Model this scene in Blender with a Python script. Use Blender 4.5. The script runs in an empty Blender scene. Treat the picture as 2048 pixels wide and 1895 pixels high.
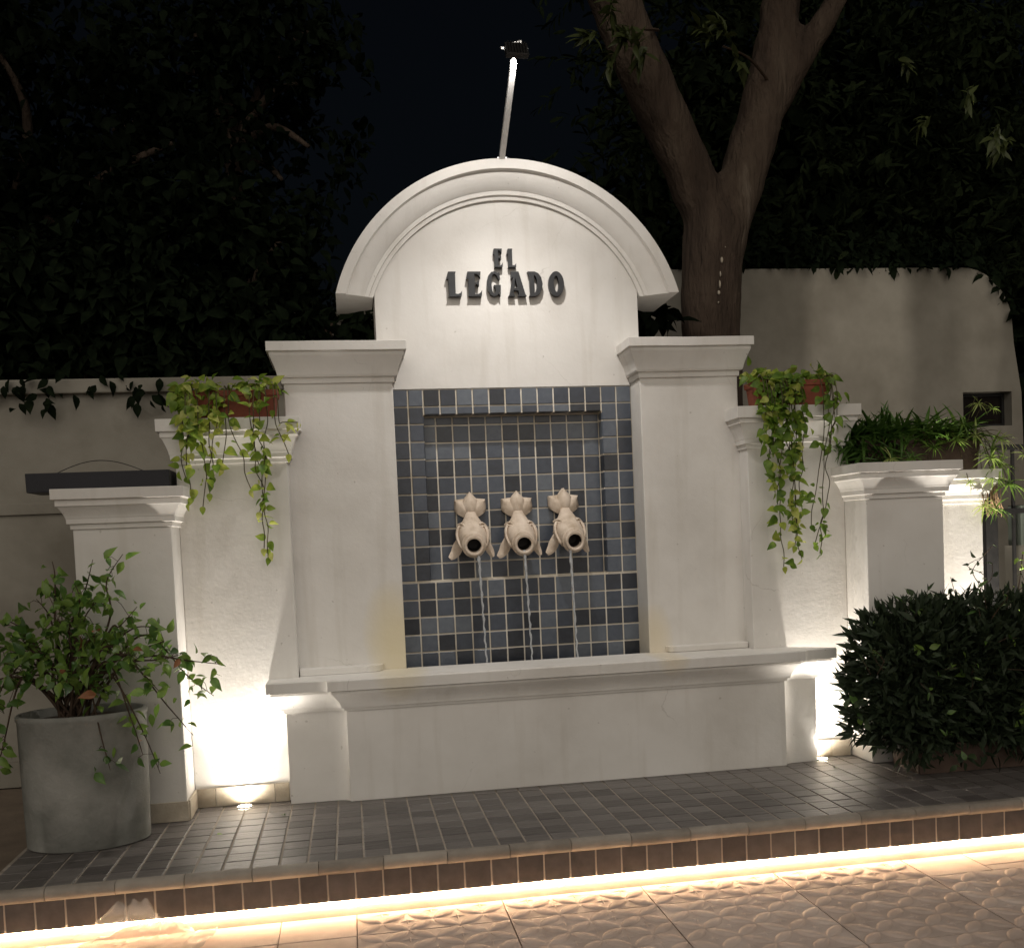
import bpy, bmesh, math, random
from mathutils import Vector, Matrix, Euler, noise
from mathutils.geometry import tessellate_polygon
sc = bpy.context.scene
COL = sc.collection
R = math.radians

# ------------------------------------------------------------------ camera
cam = bpy.data.cameras.new("camera"); cam_o = bpy.data.objects.new("camera", cam); COL.objects.link(cam_o)
cam.sensor_fit = 'HORIZONTAL'; cam.sensor_width = 36.0; cam.lens = 36.0*2077.8/2048
cam.shift_x = -24/2048; cam.shift_y = 236/2048
cam.clip_start = 0.05; cam.clip_end = 400
rgt, upv, fwd = Vector((.98521, -.16578, -.04331)), Vector((.05082, .04136, .99785)), Vector((.16363, .98530, -.04917))
cam_o.matrix_world = Matrix(((rgt.x, upv.x, -fwd.x, 0), (rgt.y, upv.y, -fwd.y, -4.6766), (rgt.z, upv.z, -fwd.z, 1.40), (0, 0, 0, 1)))
sc.camera = cam_o

# ------------------------------------------------------------------ night sky, faint front glow of the street, exposure
SUN_EL, SUN_AZ = R(24), R(188)
w = bpy.data.worlds.new("World"); sc.world = w; w.use_nodes = True
nt = w.node_tree; nt.nodes.clear()
sky = nt.nodes.new('ShaderNodeTexSky'); sky.sky_type = 'NISHITA'; sky.sun_disc = False
sky.sun_elevation = SUN_EL; sky.sun_rotation = SUN_AZ; sky.dust_density = 9; sky.ozone_density = 0.2
bgn = nt.nodes.new('ShaderNodeBackground'); bgn.inputs[1].default_value = 0.0009
wo = nt.nodes.new('ShaderNodeOutputWorld'); nt.links.new(sky.outputs[0], bgn.inputs[0]); nt.links.new(bgn.outputs[0], wo.inputs[0])
sun = bpy.data.lights.new("sun", 'SUN'); sun.energy = 0.82; sun.angle = R(75); sun.color = (1.0, .915, .81)
sun_o = bpy.data.objects.new("sun", sun); COL.objects.link(sun_o)
sd = Vector((math.sin(SUN_AZ)*math.cos(SUN_EL), math.cos(SUN_AZ)*math.cos(SUN_EL), math.sin(SUN_EL)))
sun_o.rotation_euler = sd.to_track_quat('Z', 'Y').to_euler()
vs = sc.view_settings; vs.view_transform = 'Standard'; vs.look = 'None'; vs.exposure = 0.56; vs.gamma = 1; vs.use_curve_mapping = False
sc.cycles.use_denoising = True
sc.cycles.max_bounces = 8; sc.cycles.transparent_max_bounces = 12
sc.cycles.sample_clamp_indirect = 4.0
sc.cycles.caustics_reflective = False; sc.cycles.caustics_refractive = False

# ------------------------------------------------------------------ helpers
class MB:
    def __init__(s): s.v = []; s.f = []; s.m = []
    def add(s, vs, fs, mi=0):
        n = len(s.v); s.v += [tuple(a) for a in vs]; s.f += [tuple(i+n for i in f) for f in fs]; s.m += [mi]*len(fs)
    def box(s, x0, x1, y0, y1, z0, z1):
        s.add([(x0,y0,z0),(x1,y0,z0),(x1,y1,z0),(x0,y1,z0),(x0,y0,z1),(x1,y0,z1),(x1,y1,z1),(x0,y1,z1)],
              [(3,2,1,0),(4,5,6,7),(0,1,5,4),(1,2,6,5),(2,3,7,6),(3,0,4,7)])
    def loft(s, loops, cap0=True, cap1=True):
        n = len(loops[0]); vs = [p for l in loops for p in l]; fs = []
        for k in range(len(loops)-1):
            for i in range(n):
                j = (i+1) % n; fs.append((k*n+i, k*n+j, (k+1)*n+j, (k+1)*n+i))
        s.add(vs, fs)
        for flag, k in ((cap0, 0), (cap1, len(loops)-1)):
            if flag:
                tri = tessellate_polygon([[Vector(p) for p in loops[k]]])
                s.add(loops[k], [t for t in tri])
    def tube(s, pts, rad, n=6, cap=True, mi=0):
        pts = [Vector(p) for p in pts]; loops = []
        if not isinstance(rad, (list, tuple)): rad = [rad]*len(pts)
        prev = None
        for i, p in enumerate(pts):
            t = (pts[min(i+1, len(pts)-1)]-pts[max(i-1, 0)]).normalized()
            if prev is None:
                a = t.orthogonal().normalized()
            else:
                a = (prev-t*prev.dot(t))
                a = a.normalized() if a.length > 1e-6 else t.orthogonal().normalized()
            prev = a; b = t.cross(a)
            loops.append([p+(a*math.cos(2*math.pi*k/n)+b*math.sin(2*math.pi*k/n))*rad[i] for k in range(n)])
        base = len(s.f); s.loft(loops, cap, cap)
        for i in range(base, len(s.f)): s.m[i] = mi
    def poly_extrude(s, pts, y0, y1, holes=()):
        """outline in (x, z), extruded along Y"""
        allp = [pts]+list(holes); flat = [p for l in allp for p in l]
        tri = tessellate_polygon([[Vector((a, b, 0)) for a, b in l] for l in allp])
        n = len(flat)
        s.add([(a, y0, b) for a, b in flat]+[(a, y1, b) for a, b in flat], [t for t in tri]+[tuple(i+n for i in reversed(t)) for t in tri])
        o = 0
        for l in allp:
            k = len(l)
            s.add([(a, y0, b) for a, b in l]+[(a, y1, b) for a, b in l], [(i, (i+1) % k, (i+1) % k+k, i+k) for i in range(k)])
    def mesh(s, name, mats, smooth=False, angle=None):
        me = bpy.data.meshes.new(name); me.from_pydata(s.v, [], s.f)
        for m in (mats if isinstance(mats, (list, tuple)) else [mats]): me.materials.append(m)
        if any(s.m): me.polygons.foreach_set('material_index', s.m)
        bm = bmesh.new(); bm.from_mesh(me); bmesh.ops.remove_doubles(bm, verts=bm.verts, dist=1e-5)
        bmesh.ops.recalc_face_normals(bm, faces=bm.faces)
        if smooth:
            for f in bm.faces: f.smooth = True
            if angle:
                for e in bm.edges:
                    if len(e.link_faces) == 2 and e.calc_face_angle(0) > R(angle): e.smooth = False
        bm.to_mesh(me); bm.free(); me.update()
        return me
def raw_mesh(name, v, f, mat, smooth=True):
    me = bpy.data.meshes.new(name); me.from_pydata(v, [], f); me.materials.append(mat)
    if smooth: me.polygons.foreach_set('use_smooth', [True]*len(me.polygons))
    me.update(); return me
def link(name, me, parent=None, loc=None, rot=None, mw=None):
    o = bpy.data.objects.new(name, me); COL.objects.link(o)
    if mw is not None: o.matrix_world = mw
    if loc: o.location = loc
    if rot: o.rotation_euler = rot
    if parent: o.parent = parent
    return o
def wobble(me, amp):
    """hand-trowelled waviness: cut long edges and shift the points a little"""
    bm = bmesh.new(); bm.from_mesh(me)
    for _ in range(2):
        ed = [e for e in bm.edges if e.calc_length() > .22]
        if ed: bmesh.ops.subdivide_edges(bm, edges=ed, cuts=2, use_grid_fill=True)
    for v in bm.verts:
        p = v.co; v.co = p+Vector((noise.noise(p*3.1+Vector((7, 0, 0))), noise.noise(p*3.1+Vector((0, 9, 0))), noise.noise(p*3.1+Vector((0, 0, 5)))*.9))*amp
    bm.to_mesh(me); bm.free()
def obj(name, mb, mat, parent=None, smooth=False, angle=None, bevel=0, wob=0):
    me = mb.mesh(name, mat, smooth, angle)
    if wob: wobble(me, wob)
    o = link(name, me, parent)
    if bevel:
        b = o.modifiers.new('b', 'BEVEL'); b.width = bevel; b.segments = 2; b.limit_method = 'ANGLE'; b.angle_limit = R(35)
        b.harden_normals = False
    return o
def tag(o, label, cat, group=None):
    o['label'] = label; o['category'] = cat
    if group: o['group'] = group
    return o
def thing(name, label, cat, group=None, loc=(0, 0, 0)):
    o = bpy.data.objects.new(name, None); COL.objects.link(o); o.location = loc; o.empty_display_size = .1
    return tag(o, label, cat, group)
def structure(o): o['kind'] = 'structure'; return o
def stuff(o): o['kind'] = 'stuff'; return o

# ------------------------------------------------------------------ materials
def nodes(name):
    m = bpy.data.materials.new(name); m.use_nodes = True
    t = m.node_tree; b = t.nodes['Principled BSDF']
    return m, t, b
def N(t, typ, **kw):
    n = t.nodes.new(typ)
    for k, v in kw.items():
        if hasattr(n, k): setattr(n, k, v)
        else: n.inputs[k].default_value = v
    return n
def ramp(t, fac, stops):
    r = t.nodes.new('ShaderNodeValToRGB'); e = r.color_ramp.elements
    while len(e) < len(stops): e.new(.5)
    for i, (p, c) in enumerate(stops): e[i].position = p; e[i].color = (*c, 1)
    t.links.new(fac, r.inputs[0]); return r
def surf(name, stops, scale=3, rough=.7, bump=.0, bscale=60, bump2=0, b2scale=8, rand=0, detail=5, spec=.3, rough_var=0, bdist=.01, stretch=None):
    """noise-coloured, bumped surface in world space; rand mixes per-object brightness"""
    m, t, b = nodes(name); L = t.links
    g = N(t, 'ShaderNodeNewGeometry'); src = g.outputs['Position']
    if stretch:
        mp = N(t, 'ShaderNodeMapping'); mp.inputs['Scale'].default_value = stretch; L.new(src, mp.inputs[0]); src = mp.outputs[0]
    n1 = N(t, 'ShaderNodeTexNoise', Scale=scale, Detail=detail, Roughness=.6); L.new(src, n1.inputs['Vector'])
    fac = n1.outputs[0]
    if rand:
        oi = N(t, 'ShaderNodeObjectInfo')
        mx = N(t, 'ShaderNodeMix', data_type='FLOAT'); mx.inputs[0].default_value = rand
        L.new(fac, mx.inputs[2]); L.new(oi.outputs['Random'], mx.inputs[3]); fac = mx.outputs[0]
    r = ramp(t, fac, stops); L.new(r.outputs[0], b.inputs['Base Color'])
    b.inputs['Roughness'].default_value = rough; b.inputs['Specular IOR Level'].default_value = spec
    if rough_var:
        mr = N(t, 'ShaderNodeMapRange'); mr.inputs[3].default_value = rough-rough_var; mr.inputs[4].default_value = rough+rough_var
        L.new(n1.outputs[0], mr.inputs[0]); L.new(mr.outputs[0], b.inputs['Roughness'])
    prev = None
    for st, s_, d in ((bump, bscale, bdist), (bump2, b2scale, bdist*3)):
        if st:
            nn = N(t, 'ShaderNodeTexNoise', Scale=s_, Detail=6, Roughness=.62); L.new(src, nn.inputs['Vector'])
            bp = N(t, 'ShaderNodeBump', Strength=st, Distance=d); L.new(nn.outputs[0], bp.inputs['Height'])
            if prev: L.new(prev, bp.inputs['Normal'])
            prev = bp.outputs[0]
    if prev: L.new(prev, b.inputs['Normal'])
    return m
def weather(m, light_tint=None):
    """hairline cracks, specks and (optional) patches of yellow light painted into a plaster material"""
    t = m.node_tree; L = t.links; b = t.nodes['Principled BSDF']
    base = b.inputs['Base Color'].links[0].from_socket
    g = N(t, 'ShaderNodeNewGeometry'); pos = g.outputs['Position']
    n1 = N(t, 'ShaderNodeTexNoise', Scale=2.2, Detail=6); L.new(pos, n1.inputs['Vector'])
    vm = N(t, 'ShaderNodeVectorMath', operation='MULTIPLY_ADD'); vm.inputs[1].default_value = (.5, .5, .5); L.new(n1.outputs['Color'], vm.inputs[0]); L.new(pos, vm.inputs[2])
    v = N(t, 'ShaderNodeTexVoronoi', feature='DISTANCE_TO_EDGE', Scale=1.1); L.new(vm.outputs[0], v.inputs['Vector'])
    cr = ramp(t, v.outputs['Distance'], [(0, (1, 1, 1)), (.0035, (0, 0, 0))])
    msk = ramp(t, n1.outputs[0], [(.52, (0, 0, 0)), (.66, (1, 1, 1))])
    mul = N(t, 'ShaderNodeMath', operation='MULTIPLY'); L.new(cr.outputs[0], mul.inputs[0]); L.new(msk.outputs[0], mul.inputs[1])
    n2 = N(t, 'ShaderNodeTexNoise', Scale=34, Detail=1); L.new(pos, n2.inputs['Vector'])
    sp = ramp(t, n2.outputs[0], [(.765, (0, 0, 0)), (.80, (1, 1, 1))])
    mx0 = N(t, 'ShaderNodeMath', operation='MAXIMUM'); L.new(mul.outputs[0], mx0.inputs[0]); L.new(sp.outputs[0], mx0.inputs[1])
    sc_ = N(t, 'ShaderNodeMath', operation='MULTIPLY'); sc_.inputs[1].default_value = .32; L.new(mx0.outputs[0], sc_.inputs[0])
    mix = N(t, 'ShaderNodeMix', data_type='RGBA'); L.new(sc_.outputs[0], mix.inputs[0]); L.new(base, mix.inputs[6]); mix.inputs[7].default_value = (.22, .19, .15, 1)
    # soft vertical run marks
    mp = N(t, 'ShaderNodeMapping'); mp.inputs['Scale'].default_value = (9, 9, .7); L.new(pos, mp.inputs[0])
    n3 = N(t, 'ShaderNodeTexNoise', Scale=1.4, Detail=4); L.new(mp.outputs[0], n3.inputs['Vector'])
    rr = ramp(t, n3.outputs[0], [(.56, (0, 0, 0)), (.78, (.30, .30, .30))])
    mix2 = N(t, 'ShaderNodeMix', data_type='RGBA'); L.new(rr.outputs[0], mix2.inputs[0]); L.new(mix.outputs[2], mix2.inputs[6]); mix2.inputs[7].default_value = (.48, .44, .37, 1)
    out = mix2.outputs[2]
    for (cx, cz, rx, rz, col) in (light_tint or []):
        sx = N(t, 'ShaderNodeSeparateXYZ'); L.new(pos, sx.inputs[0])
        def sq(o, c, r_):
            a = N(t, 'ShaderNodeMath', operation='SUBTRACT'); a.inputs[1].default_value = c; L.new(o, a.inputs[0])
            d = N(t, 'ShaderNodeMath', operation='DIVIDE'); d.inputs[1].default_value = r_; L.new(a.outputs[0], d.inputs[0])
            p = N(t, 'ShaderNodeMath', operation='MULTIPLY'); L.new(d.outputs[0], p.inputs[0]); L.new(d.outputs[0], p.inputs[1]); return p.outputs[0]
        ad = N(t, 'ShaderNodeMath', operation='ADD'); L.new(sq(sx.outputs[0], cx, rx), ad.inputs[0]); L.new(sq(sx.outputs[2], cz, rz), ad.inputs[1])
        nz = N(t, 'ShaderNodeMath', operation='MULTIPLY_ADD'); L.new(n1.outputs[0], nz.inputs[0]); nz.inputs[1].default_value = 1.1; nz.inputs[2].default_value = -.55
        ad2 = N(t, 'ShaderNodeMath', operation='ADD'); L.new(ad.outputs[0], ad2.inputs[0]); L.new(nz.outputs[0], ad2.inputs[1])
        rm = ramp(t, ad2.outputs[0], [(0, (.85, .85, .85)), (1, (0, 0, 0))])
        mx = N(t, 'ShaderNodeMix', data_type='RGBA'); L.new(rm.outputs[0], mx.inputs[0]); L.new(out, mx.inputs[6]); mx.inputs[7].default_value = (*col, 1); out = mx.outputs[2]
    L.new(out, b.inputs['Base Color'])
def emit(name, col, st):
    m = bpy.data.materials.new(name); m.use_nodes = True; t = m.node_tree; t.nodes.clear()
    e = t.nodes.new('ShaderNodeEmission'); e.inputs[0].default_value = (*col, 1); e.inputs[1].default_value = st
    o = t.nodes.new('ShaderNodeOutputMaterial'); t.links.new(e.outputs[0], o.inputs[0]); return m
def leafmat(name, stops, trans=.35, rough=.45, spec=.4):
    m = bpy.data.materials.new(name); m.use_nodes = True; t = m.node_tree; t.nodes.clear(); L = t.links
    oi = N(t, 'ShaderNodeObjectInfo'); g = N(t, 'ShaderNodeNewGeometry')
    n1 = N(t, 'ShaderNodeTexNoise', Scale=22, Detail=2); L.new(g.outputs['Position'], n1.inputs['Vector'])
    mx = N(t, 'ShaderNodeMix', data_type='FLOAT'); mx.inputs[0].default_value = .45
    L.new(n1.outputs[0], mx.inputs[2]); L.new(oi.outputs['Random'], mx.inputs[3])
    r = ramp(t, mx.outputs[0], stops)
    p = N(t, 'ShaderNodeBsdfPrincipled'); L.new(r.outputs[0], p.inputs['Base Color']); p.inputs['Roughness'].default_value = rough
    p.inputs['Specular IOR Level'].default_value = spec
    tr = N(t, 'ShaderNodeBsdfTranslucent'); L.new(r.outputs[0], tr.inputs[0])
    ms = N(t, 'ShaderNodeMixShader'); ms.inputs[0].default_value = trans; L.new(p.outputs[0], ms.inputs[1]); L.new(tr.outputs[0], ms.inputs[2])
    o = N(t, 'ShaderNodeOutputMaterial'); L.new(ms.outputs[0], o.inputs[0]); return m

STUCCO = surf('white_stucco', [(.28, (.61, .585, .545)), (.5, (.72, .70, .665)), (.75, (.80, .785, .755))], scale=1.3, rough=.75, bump=.14, bscale=45, bump2=.18, b2scale=6, bdist=.006)
STUCCO_ROUGH = surf('white_stucco_trowelled', [(.28, (.61, .585, .545)), (.5, (.72, .70, .665)), (.75, (.80, .785, .755))], scale=1.3, rough=.75, bump=.17, bscale=42, bump2=.14, b2scale=11, bdist=.005)
weather(STUCCO, [(.24, .86, .20, .34, (.72, .64, .44)), (1.80, .78, .12, .22, (.70, .62, .46))]); weather(STUCCO_ROUGH)  # yellow patches paint the light beside the basin into the plaster colour
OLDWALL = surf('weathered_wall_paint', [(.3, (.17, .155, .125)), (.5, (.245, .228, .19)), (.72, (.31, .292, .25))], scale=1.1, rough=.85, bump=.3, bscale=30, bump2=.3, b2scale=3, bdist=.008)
GROUT = surf('pale_grout', [(.3, (.52, .46, .36)), (.55, (.74, .69, .60)), (.75, (.82, .79, .72))], scale=3.5, rough=.85, bump=.3, bscale=120, bdist=.003)
SLATE = surf('blue_slate_tile', [(.16, (.020, .023, .030)), (.40, (.044, .053, .072)), (.62, (.075, .090, .118)), (.84, (.13, .150, .178))], scale=26, rough=.28, bump=.2, bscale=55, rand=.68, spec=.5, bdist=.004)
FLOORSLATE = surf('floor_slate_tile', [(.25, (.06, .053, .05)), (.5, (.105, .094, .088)), (.75, (.16, .146, .136))], scale=18, rough=.42, bump=.75, bscale=20, bump2=.4, b2scale=6, rand=.38, spec=.5, bdist=.006, rough_var=.12, stretch=(.45, 1.8, 1))
RISERSLATE = surf('riser_slate_tile', [(.3, (.062, .055, .052)), (.7, (.11, .10, .094))], scale=14, rough=.5, bump=.4, bscale=24, rand=.25, bdist=.004)
DARKGROUT = surf('floor_grout', [(.3, (.28, .24, .20)), (.7, (.42, .37, .31))], scale=8, rough=.9, bump=.3, bscale=140, bdist=.003)
NOSING = surf('worn_nosing_stone', [(.3, (.20, .175, .145)), (.6, (.32, .285, .24)), (.8, (.38, .345, .29))], scale=7, rough=.7, bump=.3, bscale=60, rand=.3)
PAVING = surf('pale_paving', [(.3, (.44, .35, .295)), (.55, (.57, .46, .395)), (.75, (.65, .55, .48))], scale=5, rough=.75, bump=.15, bscale=120, rand=.15, bdist=.003)
GROUND = surf('patio_bed', [(.3, (.17, .13, .10)), (.7, (.25, .2, .15))], scale=4, rough=.9, bump=.4)
SKIRT = surf('skirting_stone', [(.3, (.34, .29, .22)), (.7, (.52, .46, .37))], scale=14, rough=.6, bump=.25, bscale=80, rand=.3)
CREAM = surf('carved_cream_stone', [(.28, (.42, .33, .24)), (.5, (.62, .52, .42)), (.75, (.74, .64, .54))], scale=14, rough=.6, bump=.35, bscale=60, bump2=.2, b2scale=18, bdist=.004)
HOLE = surf('dark_throat', [(.3, (.012, .01, .009)), (.7, (.02, .018, .016))], rough=.5)  # near-black colour for the hollow of the fish mouth
LETTER = surf('dark_grey_letter_metal', [(.3, (.018, .019, .021)), (.7, (.034, .036, .04))], scale=12, rough=.45, spec=.4)
TERRA = surf('terracotta', [(.3, (.17, .05, .03)), (.7, (.28, .085, .05))], scale=8, rough=.75, bump=.2, rand=.2)
BROWNBOX = surf('brown_clay_trough', [(.3, (.07, .047, .036)), (.7, (.12, .082, .062))], scale=7, rough=.75, bump=.2)
BLACKBOX = surf('black_plastic', [(.3, (.008, .008, .012)), (.7, (.013, .013, .018))], rough=.45)
SOIL = surf('soil', [(.3, (.03, .02, .013)), (.7, (.06, .042, .028))], scale=30, rough=.95, bump=.8, bscale=60)
CONCRETE = surf('aged_concrete_pot', [(.25, (.12, .125, .11)), (.5, (.22, .22, .20)), (.75, (.31, .305, .28))], scale=3.2, rough=.8, bump=.35, bscale=35, bump2=.3, b2scale=6)
BARK = surf('tree_bark', [(.25, (.03, .02, .014)), (.5, (.065, .045, .032)), (.66, (.095, .07, .05)), (.80, (.22, .18, .14))], scale=5, rough=.9, bump=1.0, bscale=26, bump2=.9, b2scale=7, bdist=.03, stretch=(1, 1, .22))
TWIG = surf('twig_bark', [(.3, (.035, .022, .014)), (.7, (.08, .052, .034))], scale=20, rough=.85)
VINESTEM = surf('vine_stem', [(.3, (.04, .035, .015)), (.7, (.10, .085, .035))], scale=20, rough=.7)
METAL = surf('pale_painted_metal', [(.3, (.78, .78, .77)), (.7, (.86, .86, .85))], scale=20, rough=.4)
BLACKMETAL = surf('black_painted_metal', [(.3, (.012, .012, .012)), (.7, (.022, .021, .02))], scale=20, rough=.45)
STEEL = surf('brushed_steel', [(.3, (.35, .35, .35)), (.7, (.5, .5, .5))], scale=30, rough=.35); STEEL.node_tree.nodes['Principled BSDF'].inputs['Metallic'].default_value = .9
POTHOS = leafmat('pothos_leaf', [(.2, (.08, .16, .02)), (.42, (.21, .32, .04)), (.6, (.42, .48, .08)), (.78, (.65, .66, .24))], trans=.42)
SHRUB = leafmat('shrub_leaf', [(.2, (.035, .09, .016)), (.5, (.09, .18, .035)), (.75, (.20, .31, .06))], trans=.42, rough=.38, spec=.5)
HEDGE = leafmat('hedge_leaf', [(.3, (.022, .034, .017)), (.5, (.032, .05, .022)), (.75, (.055, .082, .034))], trans=.12, rough=.6, spec=.25)
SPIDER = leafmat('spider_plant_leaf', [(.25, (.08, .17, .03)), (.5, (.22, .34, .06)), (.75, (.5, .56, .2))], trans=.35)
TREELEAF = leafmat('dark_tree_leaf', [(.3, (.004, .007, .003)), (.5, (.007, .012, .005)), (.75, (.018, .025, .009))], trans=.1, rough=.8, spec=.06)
SPRAYLEAF = leafmat('tree_spray_leaf', [(.3, (.022, .033, .010)), (.7, (.055, .07, .02))], trans=.25, rough=.5)
DRYLEAF = leafmat('dry_leaf', [(.3, (.16, .07, .03)), (.7, (.3, .13, .06))], trans=.3)
ROOTS = surf('dry_roots', [(.3, (.16, .10, .05)), (.7, (.3, .2, .11))], scale=30, rough=.9)
LENS = emit('uplight_lens', (1.0, .86, .66), 40)
FLOODLENS = emit('floodlight_lens', (1.0, .93, .84), 25)
def watermat(name, rough, bumpst, scale):
    m, t, b = nodes(name)
    b.inputs['Base Color'].default_value = (.92, .96, 1, 1); b.inputs['Roughness'].default_value = rough
    b.inputs['Transmission Weight'].default_value = 1; b.inputs['IOR'].default_value = 1.33
    g = N(t, 'ShaderNodeNewGeometry'); n = N(t, 'ShaderNodeTexNoise', Scale=scale, Detail=3); t.links.new(g.outputs['Position'], n.inputs['Vector'])
    bp = N(t, 'ShaderNodeBump', Strength=bumpst, Distance=.01); t.links.new(n.outputs[0], bp.inputs['Height']); t.links.new(bp.outputs[0], b.inputs['Normal'])
    return m
STREAM = watermat('falling_water', .12, .6, 60); STREAM.node_tree.nodes['Principled BSDF'].inputs['Transmission Weight'].default_value = .55; STREAM.node_tree.nodes['Principled BSDF'].inputs['Specular IOR Level'].default_value = .9
POOL = watermat('pool_water', .03, .35, 25)
def plasticmat(name='thin_plastic', clear=.42):
    m = bpy.data.materials.new(name); m.use_nodes = True; t = m.node_tree; t.nodes.clear(); L = t.links
    d = N(t, 'ShaderNodeBsdfDiffuse'); d.inputs[0].default_value = (.72, .68, .62, 1)
    tl = N(t, 'ShaderNodeBsdfTranslucent'); tl.inputs[0].default_value = (.8, .76, .7, 1)
    tp = N(t, 'ShaderNodeBsdfTransparent'); gl = N(t, 'ShaderNodeBsdfGlossy'); gl.inputs[1].default_value = .25
    a = N(t, 'ShaderNodeMixShader'); a.inputs[0].default_value = .5; L.new(d.outputs[0], a.inputs[1]); L.new(tl.outputs[0], a.inputs[2])
    b = N(t, 'ShaderNodeMixShader'); b.inputs[0].default_value = clear; L.new(a.outputs[0], b.inputs[1]); L.new(tp.outputs[0], b.inputs[2])
    c = N(t, 'ShaderNodeMixShader'); c.inputs[0].default_value = .08; L.new(b.outputs[0], c.inputs[1]); L.new(gl.outputs[0], c.inputs[2])
    o = N(t, 'ShaderNodeOutputMaterial'); L.new(c.outputs[0], o.inputs[0]); return m
PLASTIC = plasticmat(); FILM = plasticmat('clear_film', .9)

# ------------------------------------------------------------------ tile pieces
_cache = {}
def tile_top(wx, wy, d, ch, mat, key=''):
    """chamfered slab lying flat, top at z=0"""
    k = (round(wx, 3), round(wy, 3), d, mat.name, key)
    if k in _cache: return _cache[k]
    a, b = wx/2, wy/2
    v = [(-a,-b,-d),(a,-b,-d),(a,b,-d),(-a,b,-d),(-a,-b,-ch),(a,-b,-ch),(a,b,-ch),(-a,b,-ch),(-a+ch,-b+ch,0),(a-ch,-b+ch,0),(a-ch,b-ch,0),(-a+ch,b-ch,0)]
    f = [(i, (i+1) % 4, (i+1) % 4+4, i+4) for i in range(4)]+[(i+4, (i+1) % 4+4, (i+1) % 4+8, i+8) for i in range(4)]+[(8,9,10,11)]
    _cache[k] = raw_mesh('tile', v, f, mat, False); return _cache[k]
rt = random.Random(11)
FACE = {'-Y': Euler((R(90), 0, 0)), '+Z': Euler((0, 0, 0)), '-Z': Euler((R(180), 0, 0)), '+X': Euler((R(90), 0, R(90))), '-X': Euler((R(90), 0, R(-90)))}
def put_tile(name, parent, c, wx, wy, facing, mat, d=.012, ch=.0025, tilt=.35, gap=.0):
    me = tile_top(wx, wy, d, ch, mat)
    e = FACE[facing].to_matrix() @ Euler((R(rt.uniform(-tilt, tilt)), R(rt.uniform(-tilt, tilt)), R(rt.uniform(-.25, .25)))).to_matrix()
    return link(name, me, parent, mw=Matrix.Translation(Vector(c)) @ e.to_4x4())

# ================================================================== THE GROUND
GZ = -.245
m = MB(); m.box(-60, 60, -60, 60, GZ-.3, GZ-.012)
patio = structure(obj('patio', m, GROUND))
PX, PYT = .66, -.265                     # tile pitch and joint lines
XJ = -.05
def relief_tile(y0, y1, w):
    """paving tile with raised petals meeting at nodes and small stars between; local origin at its x-centre, y=0 is its far joint"""
    mb = MB(); g = .003
    hx = w/2-g
    mb.add([(-hx,y0+g,-.012),(hx,y0+g,-.012),(hx,y1-g,-.012),(-hx,y1-g,-.012),(-hx,y0+g,0),(hx,y0+g,0),(hx,y1-g,0),(-hx,y1-g,0)],
           [(4,5,6,7),(0,1,5,4),(1,2,6,5),(2,3,7,6),(3,0,4,7)])
    u = .11; H = .0082
    for i in range(-3, 3):
        for j in range(-6, 3):
            ax, ay = i*u, j*u; cxp, cyp = ax+u/2, ay+u/2
            if not (-hx < cxp < hx and y0 < cyp-u*.4 and cyp+u*.4 < y1): continue
            d = Vector((1, 1, 0)) if (i+j) % 2 == 1 else Vector((1, -1, 0))
            d.normalize(); nrm = Vector((-d.y, d.x, 0)); Lh = u*math.sqrt(2)/2*.97
            c = Vector((cxp, cyp, 0)); ring = []; inner = []
            for k in range(7):
                s = -1+2*k/6; wd = .031*(1-s*s); ring.append((s, wd))
            vs = [c-d*Lh+Vector((0, 0, .001))]; PR = ((1, .0003), (.82, .70*H), (.52, .95*H), (0, .95*H), (-.52, .95*H), (-.82, .70*H), (-1, .0003))
            for s, wd in ring[1:-1]:
                vs += [c+d*Lh*s+nrm*wd*q+Vector((0, 0, hh*(1-.35*s*s))) for q, hh in PR]
            vs.append(c+d*Lh+Vector((0, 0, .001)))
            fs = [(0, q+2, q+1) for q in range(6)]
            for k in range(4):
                a = 1+7*k
                for q in range(6): fs.append((a+q, a+q+1, a+q+8, a+q+7))
            a = 1+28; e = len(vs)-1; fs += [(a+q, a+q+1, e) for q in range(6)]
            mb.add(vs, fs)
    for i in range(-3, 4):
        for j in range(-6, 3):
            if (i+j) % 2 == 0:
                c = Vector((i*u, j*u, 0))
                if not (-hx+.03 < c.x < hx-.03 and y0+.03 < c.y < y1-.03): continue
                pts = []
                for k in range(8):
                    rr = .036 if k % 2 == 0 else .010
                    a = k*math.pi/4; pts.append(c+Vector((math.cos(a)*rr, math.sin(a)*rr, .0004)))
                mb.add(pts+[c+Vector((0, 0, .007))], [(k, (k+1) % 8, 8) for k in range(8)])
    return mb.mesh('paving_tile', PAVING, True, 36)
full = relief_tile(-.66, 0, PX); cut = relief_tile(0, .262, PX); plain = {}
for i in range(5):
    xc = XJ+PX*(i-1)+PX/2+.66*0
    if i == 0: continue
    link('paving_tile', cut, patio, (xc, PYT, GZ))
for r_ in range(3):
    for i in range(1, 6):
        link('paving_tile', full, patio, (XJ+PX*(i-1)+PX/2, PYT-PX*r_, GZ))
def plain_tile(x0, x1, y0, y1):
    link('paving_tile', tile_top(x1-x0-.005, y1-y0-.005, .012, .002, PAVING), patio, ((x0+x1)/2, (y0+y1)/2, GZ+rt.uniform(-.0008, .0008)))
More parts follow.
